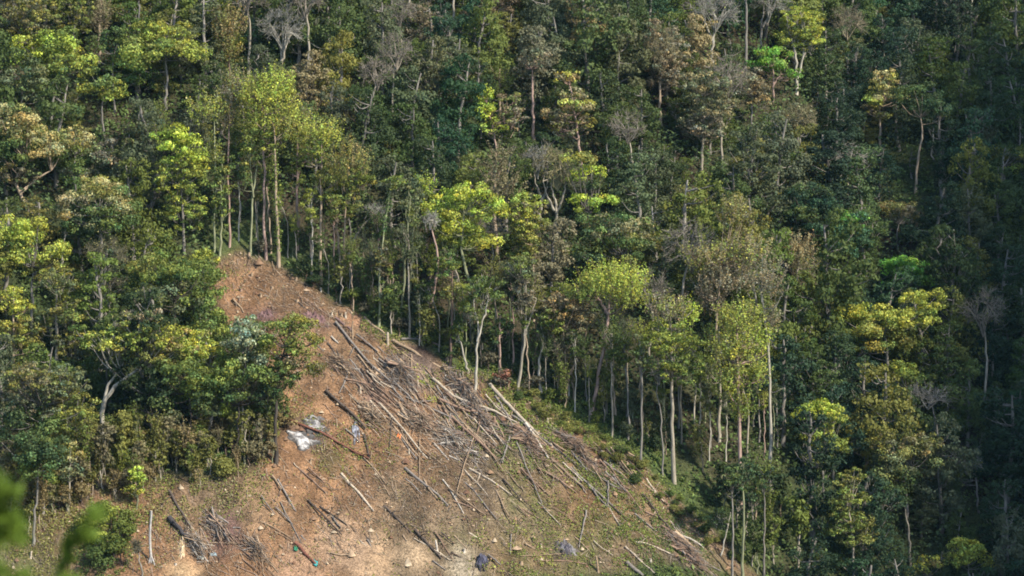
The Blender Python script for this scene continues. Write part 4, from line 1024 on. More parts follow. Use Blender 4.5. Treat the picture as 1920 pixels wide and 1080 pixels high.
# brushwood: twigs and splinters left lying everywhere on the clearing
def down_dir(x, y):
    e = .5; gxx = (H(x + e, y) - H(x - e, y)) / (2 * e); gyy = (H(x, y + e) - H(x, y - e)) / (2 * e)
    d = np.stack([-gxx, -gyy], -1) + np.array([.55, 0]); return d / np.linalg.norm(d, axis=-1, keepdims=True)
mb = MB()
x, y = scatter(lambda x, y: inside(CLEAR, x, y), 90000, (-62, 42), (244, 330), rng)
dens = np.clip(.35 + 1.1 * fbm(x / 5, y / 5, 12, 3) + np.where(y < 292, .3, -.22) + .3 * (dist_poly(EDGE, x, y, False) < 9), 0, 1)
k = rng.random(len(x)) < dens; x, y = x[k], y[k]; n = len(x)
d = down_dir(x, y); a = rng.normal(0, .75, n)
dx = d[:, 0] * np.cos(a) - d[:, 1] * np.sin(a); dy = d[:, 0] * np.sin(a) + d[:, 1] * np.cos(a)
L = rng.lognormal(-.55, .55, n) * .8
A = np.stack([x - dx * L / 2, y - dy * L / 2], 1); B = np.stack([x + dx * L / 2, y + dy * L / 2], 1)
A = np.c_[A, H(A[:, 0], A[:, 1]) + rng.uniform(.02, .22, n)]; B = np.c_[B, H(B[:, 0], B[:, 1]) + rng.uniform(.02, .22, n)]
pal = np.array([[.24, .18, .12], [.15, .11, .08], [.34, .27, .19], [.085, .065, .05], [.20, .13, .085], [.26, .21, .165]])
add_sticks(mb, A, B, rng.uniform(.012, .04, n), pal[rng.integers(0, 6, n)])
tag(link('brushwood', mb.mesh('brushwood', M_STUFF)), 'broken twigs and splinters scattered over the cleared slope', 'brushwood', kind='stuff')
# chips and clods
mb = MB()
x, y = scatter(lambda x, y: inside(CLEAR, x, y), 16000, (-62, 42), (244, 330), rng)
n = len(x); s = rng.lognormal(-2.5, .6, n)[:, None]
pal = np.array([[.30, .19, .11], [.38, .27, .17], [.16, .09, .055], [.42, .33, .22], [.20, .125, .075]])
P = np.stack([x, y, H(x, y) + .02], 1); O = np.array([[1, 0, 0], [0, 1, 0], [-1, 0, 0], [0, -1, 0], [0, 0, 1.0], [0, 0, -.6]])
V = P[:, None] + O[None] * s[:, None] * rng.uniform(.6, 1.4, (n, 6, 1))
Fq = np.array([[0, 1, 4, 4], [1, 2, 4, 4], [2, 3, 4, 4], [3, 0, 4, 4]])
tri = np.array([[0, 1, 4], [1, 2, 4], [2, 3, 4], [3, 0, 4]])
mb.add(V.reshape(-1, 3), (np.arange(n)[:, None, None] * 6 + tri).reshape(-1, 3), np.repeat(pal[rng.integers(0, 5, n)], 6, 0))
tag(link('clods', mb.mesh('clods', M_STUFF)), 'small clods, stones and wood chips on the cleared soil', 'clods', kind='stuff')

# ------------------------------------------------------------------ felled logs, one by one
WOOD = dict(pale=(.42, .35, .26), tan=(.29, .21, .135), white=(.44, .39, .32), dark=(.085, .066, .052), grey=(.20, .175, .15),
            brown=(.22, .145, .10), red=(.17, .075, .05), purple=(.14, .09, .08), burnt=(.05, .045, .045))
LOG_RNG = np.random.default_rng(33)
def log(pts, w, c, label=None, cap='pale', lift=0.0, rough=.10, name='fallen_log'):
    r_ = LOG_RNG
    G_ = [ground_at(*p) for p in pts]; mp = G_[0][1] * TH / 960; r = w * mp / 2
    base = (G_[0] + G_[-1]) / 2; base = np.array([base[0], base[1], float(H(base[0], base[1]))])
    # subdivide and rest on the ground, only gently following it
    P = []
    for a, b in zip(G_[:-1], G_[1:]):
        for t in np.linspace(0, 1, 5)[:-1]: P.append(a * (1 - t) + b * t)
    P.append(G_[-1]); P = np.array(P)
    hz = H(P[:, 0], P[:, 1]); t = np.linspace(0, 1, len(P)); lin = np.interp(t, [0, .5, 1], [hz[0], hz[len(hz) // 2], hz[-1]])
    P[:, 2] = np.maximum(hz - r * .2, .55 * lin + .45 * hz) + r * .75 + lift + (.14 if w >= 3.8 and len(pts) > 2 else 0)
    P += r_.normal(0, r * .25, P.shape) * [1, 1, .3]
    mb = MB(); add_tube(mb, P - base, [r * 1.15, r, r * .95, r * .62], 8, np.array(WOOD[c]) * r_.uniform(.85, 1.15), r_, rough)
    o = link('trunk', mb.mesh('trunk', M_LOG, True))
    e = link(name, None, loc=base); o.parent = e
    # cut faces, pale and fresh
    for q_, (i, j) in enumerate(((0, 1), (-1, -2))):
        if r < .07 and q_ == 1: continue
        mb = MB(); ax = unit(P[i] - P[j]); rr = r * (1.13 if i == 0 else .62) * .96
        ref = unit(np.cross(ax, [0, 0, 1.])); up = np.cross(ref, ax)
        ang = np.linspace(0, 6.283, 9)[:-1]
        v = [P[i] + ax * .012 + rr * (math.cos(a) * ref + math.sin(a) * up) for a in ang] + [P[i] + ax * .02]
        mb.add(np.array(v) - base, [[a, (a + 1) % 8, 8] for a in range(8)], np.array(WOOD[cap]) * 1.15)
        link('cut_face', mb.mesh('cut_face', M_LOG), e)
    # stubs of snapped-off branches
    ns = int(r_.integers(1, 6)) if len(pts) >= 2 and np.linalg.norm(G_[0] - G_[-1]) > 3 else 0
    if ns:
        mb = MB()
        for _ in range(ns):
            i = r_.integers(1, len(P) - 1); dd = unit(r_.normal(size=3) + [0, -.3, .9])
            ax_ = unit(P[-1] - P[0]); dd = unit(dd + ax_ * 1.1); Lb = r_.uniform(.4, 1.7); S_ = P[i] - base
            add_tube(mb, curve_pts([S_, S_ + dd * Lb * .5, S_ + dd * Lb + [0, 0, -.15 * Lb]], 4), [r * .45, r * .12], 4, np.array(WOOD[c]))
        link('branch_stub', mb.mesh('branch_stub', M_LOG), e)
    px, py = project((G_[0] + G_[-1]) / 2); L = float(np.linalg.norm(G_[0] - G_[-1]))
    if label is None:
        head = ('long' if L > 7 else ('short' if L < 3 else 'felled')) + ' ' + ('thick ' if w >= 5 else 'thin ' if w <= 3 else '') + \
            dict(pale='pale', tan='tan', white='whitish', dark='dark', grey='grey', brown='brown', red='reddish', purple='purplish', burnt='charred')[c] + ' log'
        label = unique_label(head, px, py)
    else: USED[label] = 1
    tag(e, label, 'log', 'felled logs lying on the clearing'); THINGS.append(e)
    return e
LAND += [('white ash heap', 580, 812), ('crossing pale logs', 975, 790), ('brown earth bank', 800, 668), ('pale stump by the bank', 727, 635),
         ('forked dead pole', 284, 1010), ('teal-ended log', 575, 1042), ('sandy mounds', 740, 1050), ('burnt black heap', 905, 1052),
         ('pale slab at the bottom', 1190, 1068), ('long diagonal log', 680, 665)]
LAND[:] = [l for l in LAND if l[0] != 'top corner of the clearing'] + [('top corner of the clearing', 452, 470)]
log([(629, 608), (665, 655), (698, 692), (731, 720)], 4.5, 'grey', 'long diagonal log running down from the purple brush in the upper clearing')
log([(630, 598), (662, 624)], 5, 'purple', 'short thick purplish log above the long diagonal log')
log([(682, 597), (722, 627)], 5, 'tan', 'tan log along the clearing edge, pointing at the pale stump')
log([(737, 643), (788, 673), (838, 700)], 6, 'tan', 'long tan log below the brown earth bank')
log([(771, 676), (812, 712)], 3.5, 'tan')
log([(812, 714), (850, 748), (930, 780), (970, 797)], 5, 'pale', 'long bent pale log reaching the crossing pale logs from the left')
log([(823, 753), (870, 773), (927, 788)], 5, 'brown')
log([(847, 785), (890, 825), (932, 864)], 5, 'brown', 'straight dark brown log below the bent pale log')
log([(610, 737), (655, 776), (686, 808)], 5.5, 'dark', 'long dark log pointing at the grey ash streak')
log([(710, 760), (758, 810), (802, 864)], 4, 'pale', 'pale long log in the middle of the clearing beside the orange scrap')
log([(735, 797), (790, 862)], 3, 'tan')
log([(529, 786), (598, 815), (640, 836), (692, 864)], 4.5, 'red', 'reddish curved log crossing the white ash heap')
log([(618, 824), (652, 864)], 3.5, 'red', 'short reddish log branching off below the white ash heap')
log([(655, 740), (700, 785)], 2.2, 'pale')
log([(683, 815), (694, 864)], 4, 'dark')
log([(691, 645), (720, 674)], 3, 'tan')
log([(621, 632), (635, 645)], 3.5, 'white', 'short stubby whitish log left of the long diagonal log')
log([(760, 720), (785, 757)], 3.5, 'grey')
log([(918, 725), (946, 757), (975, 787), (1012, 822)], 7, 'pale', 'thickest pale log running down from the withered red brown shrub')
log([(986, 798), (1006, 828), (1028, 864)], 5, 'white', 'whitish log leaning down from the crossing pale logs')
log([(835, 705), (860, 738)], 3, 'white')
log([(821, 760), (850, 816)], 3, 'brown'); log([(804, 765), (830, 790), (856, 818)], 3.2, 'tan')
log([(850, 842), (882, 850), (916, 864)], 3.4, 'grey'); log([(829, 824), (862, 864)], 3.2, 'white'); log([(813, 832), (842, 864)], 3, 'white')
log([(437, 562), (457, 587)], 4, 'tan', 'short tan log in the upper clearing near its left margin')
log([(570, 560), (620, 596)], 3, 'brown'); log([(558, 566), (580, 584)], 2.6, 'dark')
log([(1012, 820), (1042, 825)], 4, 'tan'); log([(1157, 837), (1190, 857)], 4, 'tan', 'short tan log near the foot of the straight thin grey pole')
log([(1042, 828), (1080, 848), (1110, 862)], 3, 'brown')
log([(782, 862), (750, 820), (728, 795)], 2.6, 'grey'); log([(664, 670), (700, 700), (742, 728)], 2.4, 'dark'); log([(698, 718), (716, 735)], 3, 'dark')
log([(752, 640), (800, 642), (838, 657)], 4, 'grey', 'grey log lying along the top of the brown earth bank')
log([(780, 694), (812, 704)], 3, 'tan'); log([(700, 672), (724, 690)], 2.5, 'pale'); log([(740, 768), (770, 800)], 2.5, 'tan')
log([(662, 712), (690, 740)], 2.6, 'tan'); log([(610, 760), (632, 790)], 2.2, 'brown'); log([(880, 760), (905, 752)], 2.6, 'grey')
log([(861, 715), (884, 741)], 2.6, 'white'); log([(540, 850), (520, 838)], 2.6, 'brown'); log([(900, 812), (930, 824)], 2.4, 'pale')
# hidden behind nothing: the ground between, more of the same
for (a, b, w, c) in [((560, 880), (610, 925), 4, 'brown'), ((640, 890), (700, 960), 5, 'pale'), ((700, 880), (730, 930), 3, 'tan'), ((760, 880), (840, 950), 5, 'grey'),
                     ((830, 900), (870, 965), 3, 'white'), ((880, 880), (960, 930), 4, 'pale'), ((930, 920), (960, 980), 3, 'tan'), ((1010, 880), (1080, 925), 4.5, 'brown'),
                     ((1080, 890), (1150, 950), 4, 'grey'), ((1130, 930), (1170, 1000), 3, 'pale'), ((1180, 890), (1250, 945), 4, 'tan'), ((600, 950), (650, 985), 3, 'dark'),
                     ((520, 900), (555, 960), 3.5, 'grey'), ((720, 950), (770, 1000), 4, 'dark'), ((1210, 960), (1290, 1000), 3, 'brown')]:
    log([a, b], w, c)
log([(317, 976), (338, 1000), (360, 1022)], 9, 'burnt', 'thick charred log right of the forked dead pole')
log([(318, 925), (336, 958), (357, 993)], 5, 'dark', 'dark leafy felled stem above the thick charred log')
log([(418, 992), (442, 1018), (468, 1048)], 3.6, 'dark')
log([(553, 1020), (592, 1060)], 7, 'red', 'short thick reddish log with a teal scrap at its lower end')
log([(778, 998), (800, 1022), (828, 1052)], 5.5, 'dark'); log([(815, 998), (851, 1056)], 3, 'brown'); log([(852, 1005), (876, 1030)], 2.6, 'tan')
log([(1262, 1002), (1293, 1014), (1320, 1032)], 4, 'white', 'whitish log at the right foot of the clearing near the dark wood')
log([(1172, 1026), (1200, 1052), (1234, 1082)], 3.4, 'pale', 'straight pale log reaching the bottom edge by the pale slab')
log([(1192, 1018), (1232, 1028), (1262, 1042)], 3.6, 'pale'); log([(1216, 1010), (1246, 1022)], 3, 'tan'); log([(1318, 1052), (1350, 1072)], 3.4, 'grey')
log([(1175, 1057), (1204, 1082)], 8, 'grey', 'thick grey slab of wood at the bottom edge'); log([(1010, 1052), (1118, 1060)], 2.6, 'brown')
log([(985, 1020), (1032, 1042)], 2.6, 'tan'); log([(440, 1062), (480, 1078)], 3, 'brown'); log([(756, 1005), (766, 1024)], 3.4, 'tan'); log([(880, 1000), (900, 1012)], 3, 'pale')

# smaller felled stems strewn along the fall line between the big ones
_n = 0
for _ in range(2200):
    px = LOG_RNG.uniform(470, 1330); py = LOG_RNG.uniform(600, 1075)
    g0 = ground_at(px, py)
    if not inside(CLEAR, g0[0], g0[1]) or dist_poly(CLEAR, g0[0], g0[1]) < 1.0: continue
    er_ = dist_poly(EDGE, g0[0], g0[1], False); dens_ = .04 if py < 620 else .25 if py < 685 else (1.0 if er_ < 8 and py < 900 else .14)
    if LOG_RNG.random() > dens_: continue
    a_ = LOG_RNG.normal(.78, .15) if LOG_RNG.random() < .82 else LOG_RNG.uniform(-.3, 2.0); L_ = LOG_RNG.lognormal(3.9, .42)
    m_ = (px + math.cos(a_) * L_ * .5 + LOG_RNG.normal(0, 1.2), py + math.sin(a_) * L_ * .5 + LOG_RNG.normal(0, 1.2)); e_ = (px + math.cos(a_) * L_, py + math.sin(a_) * L_)
    g1 = ground_at(*e_)
    if e_[1] > 1085 or not inside(CLEAR, g1[0], g1[1]): continue
    log([(px, py), m_, e_], LOG_RNG.uniform(1.7, 3.7), ['pale', 'tan', 'grey', 'brown', 'dark', 'tan', 'grey', 'brown'][LOG_RNG.integers(8)], name='fallen_pole', lift=LOG_RNG.uniform(.02, .22))
    _n += 1
    if _n >= 235: break

# ------------------------------------------------------------------ stumps and standing stubs
def stump(px, py, hpx, wpx, c, label=None, lean=0.0, name='stump'):
    r_ = LOG_RNG; g = ground_at(px, py); mp = g[1] * TH / 960; h_ = hpx * mp; r = wpx * mp / 2
    top = np.array([lean * h_, r_.normal(0, .03), h_])
    mb = MB(); P = curve_pts([np.array([0, 0, -.15]), top * .5 + r_.normal(0, .02, 3), top], 5)
    add_tube(mb, P, [r * 1.35, r, r * .92], 8, np.array(WOOD[c]) * r_.uniform(.85, 1.15), r_, .1)
    e = link(name, None, loc=g); link('bark', mb.mesh('bark', M_LOG, True), e)
    mb = MB(); ang = np.linspace(0, 6.283, 9)[:-1]; tilt = r_.uniform(-.3, .3)
    v = [top + np.array([math.cos(a) * r * .92, math.sin(a) * r * .92, math.cos(a) * r * tilt]) for a in ang] + [top + [0, 0, r * .15]]
    mb.add(np.array(v), [[a, (a + 1) % 8, 8] for a in range(8)], (.55, .43, .28)); link('cut_face', mb.mesh('cut_face', M_LOG), e)
    if label is None: label = unique_label(('tall ' if hpx > 16 else 'low ' if hpx < 7 else '') + dict(pale='pale', tan='tan', white='whitish', dark='dark', grey='grey', brown='brown', red='reddish')[c] + ' stump', px, py)
    tag(e, label, 'stump', 'stumps left on the clearing'); THINGS.append(e)
stump(727, 645, 22, 5, 'pale', 'tall pale stump standing at the end of the tan edge log')
stump(661, 632, 30, 3, 'tan', 'thin upright pinkish post in the upper clearing'); stump(648, 595, 10, 4, 'pale'); stump(927, 797, 16, 6, 'brown', 'brown stump where the bent pale log crosses')
stump(953, 728, 14, 4.5, 'tan', 'orange tan stump beside the withered red brown shrub'); stump(602, 548, 9, 3, 'white'); stump(489, 557, 7, 6, 'tan')
for (px, py, h_, w, c) in [(557, 566, 4, 6, 'tan'), (555, 525, 5, 5, 'tan'), (467, 479, 5, 5, 'tan'), (622, 591, 6, 4, 'pale'), (640, 592, 5, 5, 'tan'), (472, 516, 4, 5, 'tan'), (510, 541, 4, 6, 'tan'),
                           (452, 545, 4, 5, 'brown'), (414, 517, 7, 5, 'pale'), (837, 680, 10, 3, 'tan'), (736, 700, 9, 3, 'tan'), (748, 632, 9, 3, 'tan'), (785, 722, 10, 3, 'pale'),
                           (850, 720, 8, 4, 'tan'), (868, 702, 6, 4, 'pale'), (895, 727, 7, 4, 'tan'), (632, 800, 14, 3, 'tan'), (694, 860, 14, 3, 'tan'), (767, 850, 9, 3.5, 'pale'),
                           (582, 868, 8, 4, 'tan'), (676, 735, 10, 3, 'pale'), (808, 745, 16, 3, 'tan'), (878, 828, 6, 5, 'tan'), (1122, 1072, 30, 4, 'tan'), (820, 1032, 20, 4, 'white'),
                           (283, 965, 8, 5, 'white'), (328, 1062, 6, 6, 'white'), (870, 1036, 8, 5, 'white'), (1015, 1025, 6, 4, 'pale'), (977, 1058, 5, 7, 'tan'), (58, 1045, 12, 4, 'pale'),
                           (1220, 1052, 5, 5, 'white'), (1322, 1060, 8, 5, 'white'), (1038, 862, 10, 3, 'tan'), (1096, 862, 8, 3, 'brown'), (560, 700, 6, 4, 'tan'), (1028, 792, 12, 2.5, 'pale')]:
    stump(px, py, h_, w, c, lean=LOG_RNG.uniform(-.2, .2))

# ------------------------------------------------------------------ heaps of ash and brush
def heap(px, py, rx, ry, hh, cols, label, cat, name, seed, mbumps=1.0):
    r_ = np.random.default_rng(seed); g = ground_at(px, py); mp = g[1] * TH / 960; RX = rx * mp; RY = ry * mp * 1.5
    n = 44; u = np.linspace(-1.15, 1.15, n); U, V = np.meshgrid(u, u); rr = np.hypot(U, V) + .75 * fbm(U * 2 + seed, V * 2, seed, 4) + .1
    X = g[0] + U * RX; Yy = g[1] + V * RY
    prof = np.clip(1 - rr, -.25, 1); Zz = H(X, Yy) + np.where(prof > 0, hh * np.maximum(prof, 0) ** .8 * (1 + mbumps * 1.2 * fbm(U * 6, V * 6, seed + 2, 4)), -.35)
    a, b, c_ = [np.array(q) for q in cols]
    w1 = np.clip(fbm(U * 3.2 + 3, V * 3.2, seed + 5, 5) * 2.6 + .55, 0, 1)[..., None]; w2 = np.clip((rr - .5) * 2.6 + .8 * fbm(U * 6, V * 6, seed + 8, 3), 0, 1)[..., None]
    cl_ = (a * (1 - w1) + b * w1) * (1 - w2) + c_ * w2
    ii = np.arange(n * n).reshape(n, n); F_ = np.stack([ii[:-1, :-1], ii[:-1, 1:], ii[1:, 1:], ii[1:, :-1]], -1).reshape(-1, 4)
    mb = MB(); mb.add(np.stack([X, Yy, Zz], -1).reshape(-1, 3) - g, F_, cl_.reshape(-1, 3))
    o = link(name, mb.mesh(name, M_STUFF, False), loc=g); tag(o, label, cat); THINGS.append(o)
ASHC = [(.55, .54, .52), (.20, .19, .185), (.07, .065, .06)]
heap(592, 799, 29, 14, .35, ASHC, 'upper lobe of white ash with a charred rim, above the reddish log', 'ash heap', 'ash_heap', 3)
heap(568, 827, 33, 14, .35, ASHC, 'lower lobe of white ash with a charred rim, below the reddish log', 'ash heap', 'ash_heap', 7)
heap(666, 806, 9, 18, .25, [(.40, .42, .46), (.16, .16, .19), (.08, .07, .07)], 'blue grey ash streak at the end of the long dark log', 'ash heap', 'ash_heap', 11)
heap(905, 1055, 13, 9, .5, [(.05, .05, .075), (.11, .11, .15), (.04, .035, .04)], 'burnt black heap at the bottom of the clearing', 'burnt heap', 'burnt_heap', 13, 1.6)
heap(1062, 1032, 26, 9, .5, [(.20, .19, .19), (.07, .065, .08), (.09, .075, .06)], 'grey heap of burnt roots among the green weeds', 'burnt heap', 'burnt_heap', 17, 1.8)
heap(341, 1026, 8, 20, .2, [(.52, .38, .22), (.60, .48, .33), (.36, .24, .14)], 'strip of fresh yellow split wood below the charred log', 'split wood', 'split_wood', 19, 1.5)
heap(500, 592, 18, 7, .35, [(.15, .085, .08), (.21, .13, .12), (.12, .07, .06)], 'small heap of purple brown dry brush in the upper clearing', 'brush heap', 'brush_heap', 23, 1.6)
heap(590, 598, 26, 8, .4, [(.14, .08, .075), (.20, .12, .11), (.12, .07, .06)], 'larger purple brown brush heap at the head of the long diagonal log', 'brush heap', 'brush_heap', 29, 1.6)
# tangles of thin branches
def tangle(px, py, rx, ry, n, cols, label, seed):
    n = int(n * .62); cols = ['brown' if c == 'dark' else 'grey' if c == 'purple' else c for c in cols] + ['tan']
    r_ = np.random.default_rng(seed); g = ground_at(px, py); mp = g[1] * TH / 960; RX = rx * mp; RY = ry * mp * 1.5
    a = r_.uniform(0, 6.28, n); q = np.minimum(np.abs(r_.normal(0, .5, n)), 1.35); dd_ = down_dir(np.array(g[0]), np.array(g[1])); u_ = np.cos(a) * q * RX * 1.25; v_ = np.sin(a) * q * RY * .75
    x = g[0] + dd_[0] * u_ - dd_[1] * v_; y = g[1] + dd_[1] * u_ + dd_[0] * v_; d = down_dir(x, y); b = r_.normal(0, .42, n); L = r_.lognormal(.15, .45, n)
    dx = d[:, 0] * np.cos(b) - d[:, 1] * np.sin(b); dy = d[:, 0] * np.sin(b) + d[:, 1] * np.cos(b)
    A = np.stack([x - dx * L / 2, y - dy * L / 2], 1); B = np.stack([x + dx * L / 2, y + dy * L / 2], 1); up = np.clip(1 - q, 0, 1) * .8 * (.5 + fbm(x / .9, y / .9, seed, 2) + .5)
    A = np.c_[A, H(A[:, 0], A[:, 1]) + up * r_.random(n) + .03]; B = np.c_[B, H(B[:, 0], B[:, 1]) + up + r_.random(n) * .35]
    mb = MB(); cs = np.array([WOOD[c] for c in cols]); add_sticks(mb, A - g, B - g, r_.lognormal(-3.6, .6, n), cs[r_.integers(0, len(cs), n)] * r_.uniform(.7, 1.35, (n, 1)))
    o = link('branch_tangle', mb.mesh('branch_tangle', M_STUFF), loc=g); tag(o, label, 'brushwood', 'tangles of cut branches'); THINGS.append(o)
tangle(750, 705, 34, 24, 924, ['grey', 'dark', 'purple'], 'grey tangle of branches right of the long diagonal log', 1)
tangle(870, 736, 60, 16, 792, ['dark', 'purple', 'grey'], 'brown grey tangle of branches above the long bent pale log', 2)
tangle(850, 830, 50, 28, 924, ['grey', 'white', 'brown'], 'pale twig tangle at the lower middle of the clearing', 3)
tangle(985, 830, 46, 22, 924, ['dark', 'grey', 'brown'], 'brown grey twig tangle left of the whitish leaning log', 4)
tangle(900, 785, 40, 10, 396, ['purple', 'brown', 'grey'], 'thin low tangle under the brown log in mid clearing', 5)
tangle(1080, 845, 60, 14, 660, ['grey', 'dark', 'brown'], 'long low tangle along the right margin of the clearing', 6)
tangle(640, 690, 30, 20, 352, ['brown', 'tan', 'grey'], 'thin tan twig litter left of the long diagonal log', 7)
tangle(790, 800, 46, 30, 572, ['tan', 'brown', 'pale'], 'brown twig litter right of the pale middle log', 8)
tangle(410, 998, 30, 18, 484, ['purple', 'brown', 'grey'], 'loose twig heap in the lower left clearing', 9)
tangle(1290, 1040, 46, 20, 924, ['dark', 'brown', 'grey'], 'brown brush pile at the right foot of the clearing', 10)
tangle(480, 1040, 40, 20, 352, ['brown', 'grey', 'tan'], 'scattered twigs left of the teal-ended log', 11)
tangle(370, 1030, 34, 18, 352, ['white', 'grey', 'tan'], 'pale litter of twigs below the charred log', 12)
tangle(700, 790, 34, 22, 330, ['brown', 'pale', 'tan'], 'sparse tan litter between dark log and pale middle log', 13)

# ------------------------------------------------------------------ odd things left on the slope
def scrap(px, py, w, h_, col, label, name, seed):
    r_ = np.random.default_rng(seed); g = ground_at(px, py); mp = g[1] * TH / 960
    n = 7; u = np.linspace(-.5, .5, n); U, V = np.meshgrid(u, u)
    X = U * w * mp + r_.normal(0, .02, U.shape); Yy = V * h_ * mp * 1.1 + r_.normal(0, .02, U.shape)
    Zz = H(g[0] + X, g[1] + Yy) - g[2] + .06 + np.abs(r_.normal(0, .10, U.shape))
    ii = np.arange(n * n).reshape(n, n); F_ = np.stack([ii[:-1, :-1], ii[:-1, 1:], ii[1:, 1:], ii[1:, :-1]], -1).reshape(-1, 4)
    mb = MB(); mb.add(np.stack([X, Yy, Zz], -1).reshape(-1, 3), F_, np.clip(np.array(col) * r_.uniform(.8, 1.15, (n * n, 1)), 0, .9))
    me = mb.mesh(name, M_STUFF); o = link(name, me, loc=g)
    md = o.modifiers.new('thickness', 'SOLIDIFY'); md.thickness = .02
    tag(o, label, 'scrap'); THINGS.append(o)
scrap(592, 1058, 8, 9, (.04, .26, .26), 'crumpled teal scrap at the lower end of the reddish log', 'plastic_scrap', 1)
scrap(555, 1031, 7, 8, (.03, .16, .09), 'small dark green scrap left of the teal-ended log', 'plastic_scrap', 2)
scrap(748, 821, 7, 8, (.62, .18, .06), 'small orange scrap lying on the pale middle log', 'plastic_scrap', 3)
scrap(400, 1042, 14, 4, (.22, .27, .28), 'grey blue flattened sheet in the lower left clearing', 'plastic_sheet', 4)
scrap(376, 1048, 12, 7, (.50, .52, .46), 'crumpled pale grey sheet among the split wood', 'plastic_sheet', 5)

# forked dead pole with splayed feet
g = ground_at(284, 1052); mp = g[1] * TH / 960; pp = lambda x, y: on_plane(x, y, g[1]) - g
pole = link('dead_pole', None, loc=g); mb = MB()
add_tube(mb, curve_pts([pp(284, 1056), pp(281, 1010), pp(284, 958)], 8), [.14, .11, .09], 7, (.40, .38, .35), np.random.default_rng(1), .08); link('pole', mb.mesh('pole', M_LOG, True), pole)
for (x2, y2, dy) in ((270, 1084, -.5), (306, 1086, -.6), (290, 1070, .6)):
    mb = MB(); q_ = pp(x2, y2) + np.array([0, dy, 0]); add_tube(mb, curve_pts([pp(283, 1040), (pp(283, 1050) + q_) / 2, q_], 5), [.08, .05], 5, (.38, .36, .34)); link('leg', mb.mesh('leg', M_LOG, True), pole)
tag(pole, 'upright forked dead pole with splayed feet at the bottom left', 'dead pole'); THINGS.append(pole)
feat(None, 'dead_sapling', 'thin dead sapling leaning beside the forked dead pole', 'grey', 3, [[(268, 1082), (262, 1050), (254, 1018)]], [('T', 256, 1028, 6, 10, 'brown', None, 0)], cat='dead sapling', group=None)
feat(None, 'red_shrub', 'dull red brown withered shrub at the head of the thickest pale log', 'pink', 3, [[(938, 726), (940, 700)]], [('O', 938, 703, 18, 14, 'brown', 'red', .5), ('O', 948, 712, 10, 10, 'brown', 'red', .5)], cat='shrub', group=None)

# ------------------------------------------------------------------ saplings and shrubs in the lower left thicket and along the wood edge
SAP = []
for i in range(6):
    r_ = np.random.default_rng(900 + i); hh = 3.6
    P = [np.zeros(3), np.array([r_.normal(0, .15), r_.normal(0, .15), hh * .5]), np.array([r_.normal(0, .4), r_.normal(0, .3), hh])]
    st = ['O', 'F', 'O', 'L', 'F', 'O'][i]
    SAP.append(tree_meshes([P], .055, [(st, P[2] + [0, 0, -.3], .75, .7, .85, (1., 1., 1.), None, 0), (st, P[2] * .6, .5, .5, .8, (1., 1., 1.), None, 0)], ['pale', 'tan', 'moss'][i % 3], r_, .8, limbs=4))
SHR = []
for i in range(4):
    r_ = np.random.default_rng(950 + i)
    bl = [('L' if i % 2 else 'O', np.array([r_.normal(0, .5), r_.normal(0, .4), .8 + r_.uniform(0, .6)]), r_.uniform(.6, 1), .8, r_.uniform(.5, .8), (1., 1., 1.), None, 0) for _ in range(3)]
    SHR.append(tree_meshes([[np.zeros(3), np.array([.1, 0, .6]), np.array([.1, 0, 1.2])]], .05, bl, 'brown', r_, .9, limbs=4))
rs = np.random.default_rng(321)
def saplings(n, poly, kind, pal, smin, smax, group, mind=.9):
    Q = [ground_at(*p) for p in poly]; xs = [q[0] for q in Q]; ys = [q[1] for q in Q]; got = []; tries = 0
    while len(got) < n and tries < 4000:
        tries += 1; x = rs.uniform(min(xs), max(xs)); y = rs.uniform(min(ys), max(ys))
        if not inside(Q, x, y): continue
        if any(math.hypot(x - a, y - b) < mind for a, b in got): continue
        got.append((x, y)); z = float(H(x, y)); s = rs.uniform(smin, smax); cn = pal[rs.integers(len(pal))]
        px, py = project((x, y, z + (2.5 if kind == 'sapling' else .8)))
        me = (SAP if kind == 'sapling' else SHR)[rs.integers(6 if kind == 'sapling' else 4)]
        lab = unique_label(('short ' if s < .8 else 'taller ' if s > 1.15 else '') + WORD[cn] + ' ' + kind, px, py)
        place(kind, me, (x, y, z - .08), lab, kind, group, tuple(np.array(C[cn]) * np.exp(rs.normal(0, .15))), rs.uniform(0, 6.28), (s, s, s * rs.uniform(.85, 1.2)))
GS = 'saplings in the lower left thicket'
saplings(46, [(150, 850), (530, 800), (530, 870), (400, 905), (240, 910), (100, 960), (-10, 1000), (-10, 930)], 'sapling', ['moss', 'olive', 'olive', 'tan', 'olive', 'rust', 'yel'], .75, 1.35, GS)
saplings(44, [(150, 870), (530, 830), (530, 875), (400, 925), (240, 935), (100, 985), (-10, 1030), (-10, 930)], 'sapling', ['tan', 'olive', 'rust', 'moss'], .5, 1.0, GS, .7)
saplings(36, [(150, 850), (530, 800), (530, 880), (400, 905), (240, 925), (100, 985), (-10, 1010), (-10, 930)], 'shrub', ['moss', 'olive', 'tan', 'rust', 'olive', 'olive'], .6, 1.15, 'shrubs in the lower left thicket')
saplings(9, [(165, 990), (235, 985), (240, 1060), (160, 1075)], 'shrub', ['moss', 'mid', 'yel'], .9, 1.3, 'shrubs by the forked pole')
saplings(26, [(470, 480), (600, 545), (740, 636), (850, 684), (960, 720), (1100, 790), (1300, 900), (1330, 880), (1250, 840), (1130, 765), (1000, 700), (860, 660), (740, 600), (600, 510), (500, 465)],
         'sapling', ['mid', 'moss', 'dark', 'mid', 'olive', 'grey'], .6, 1.5, 'saplings along the far edge of the clearing')
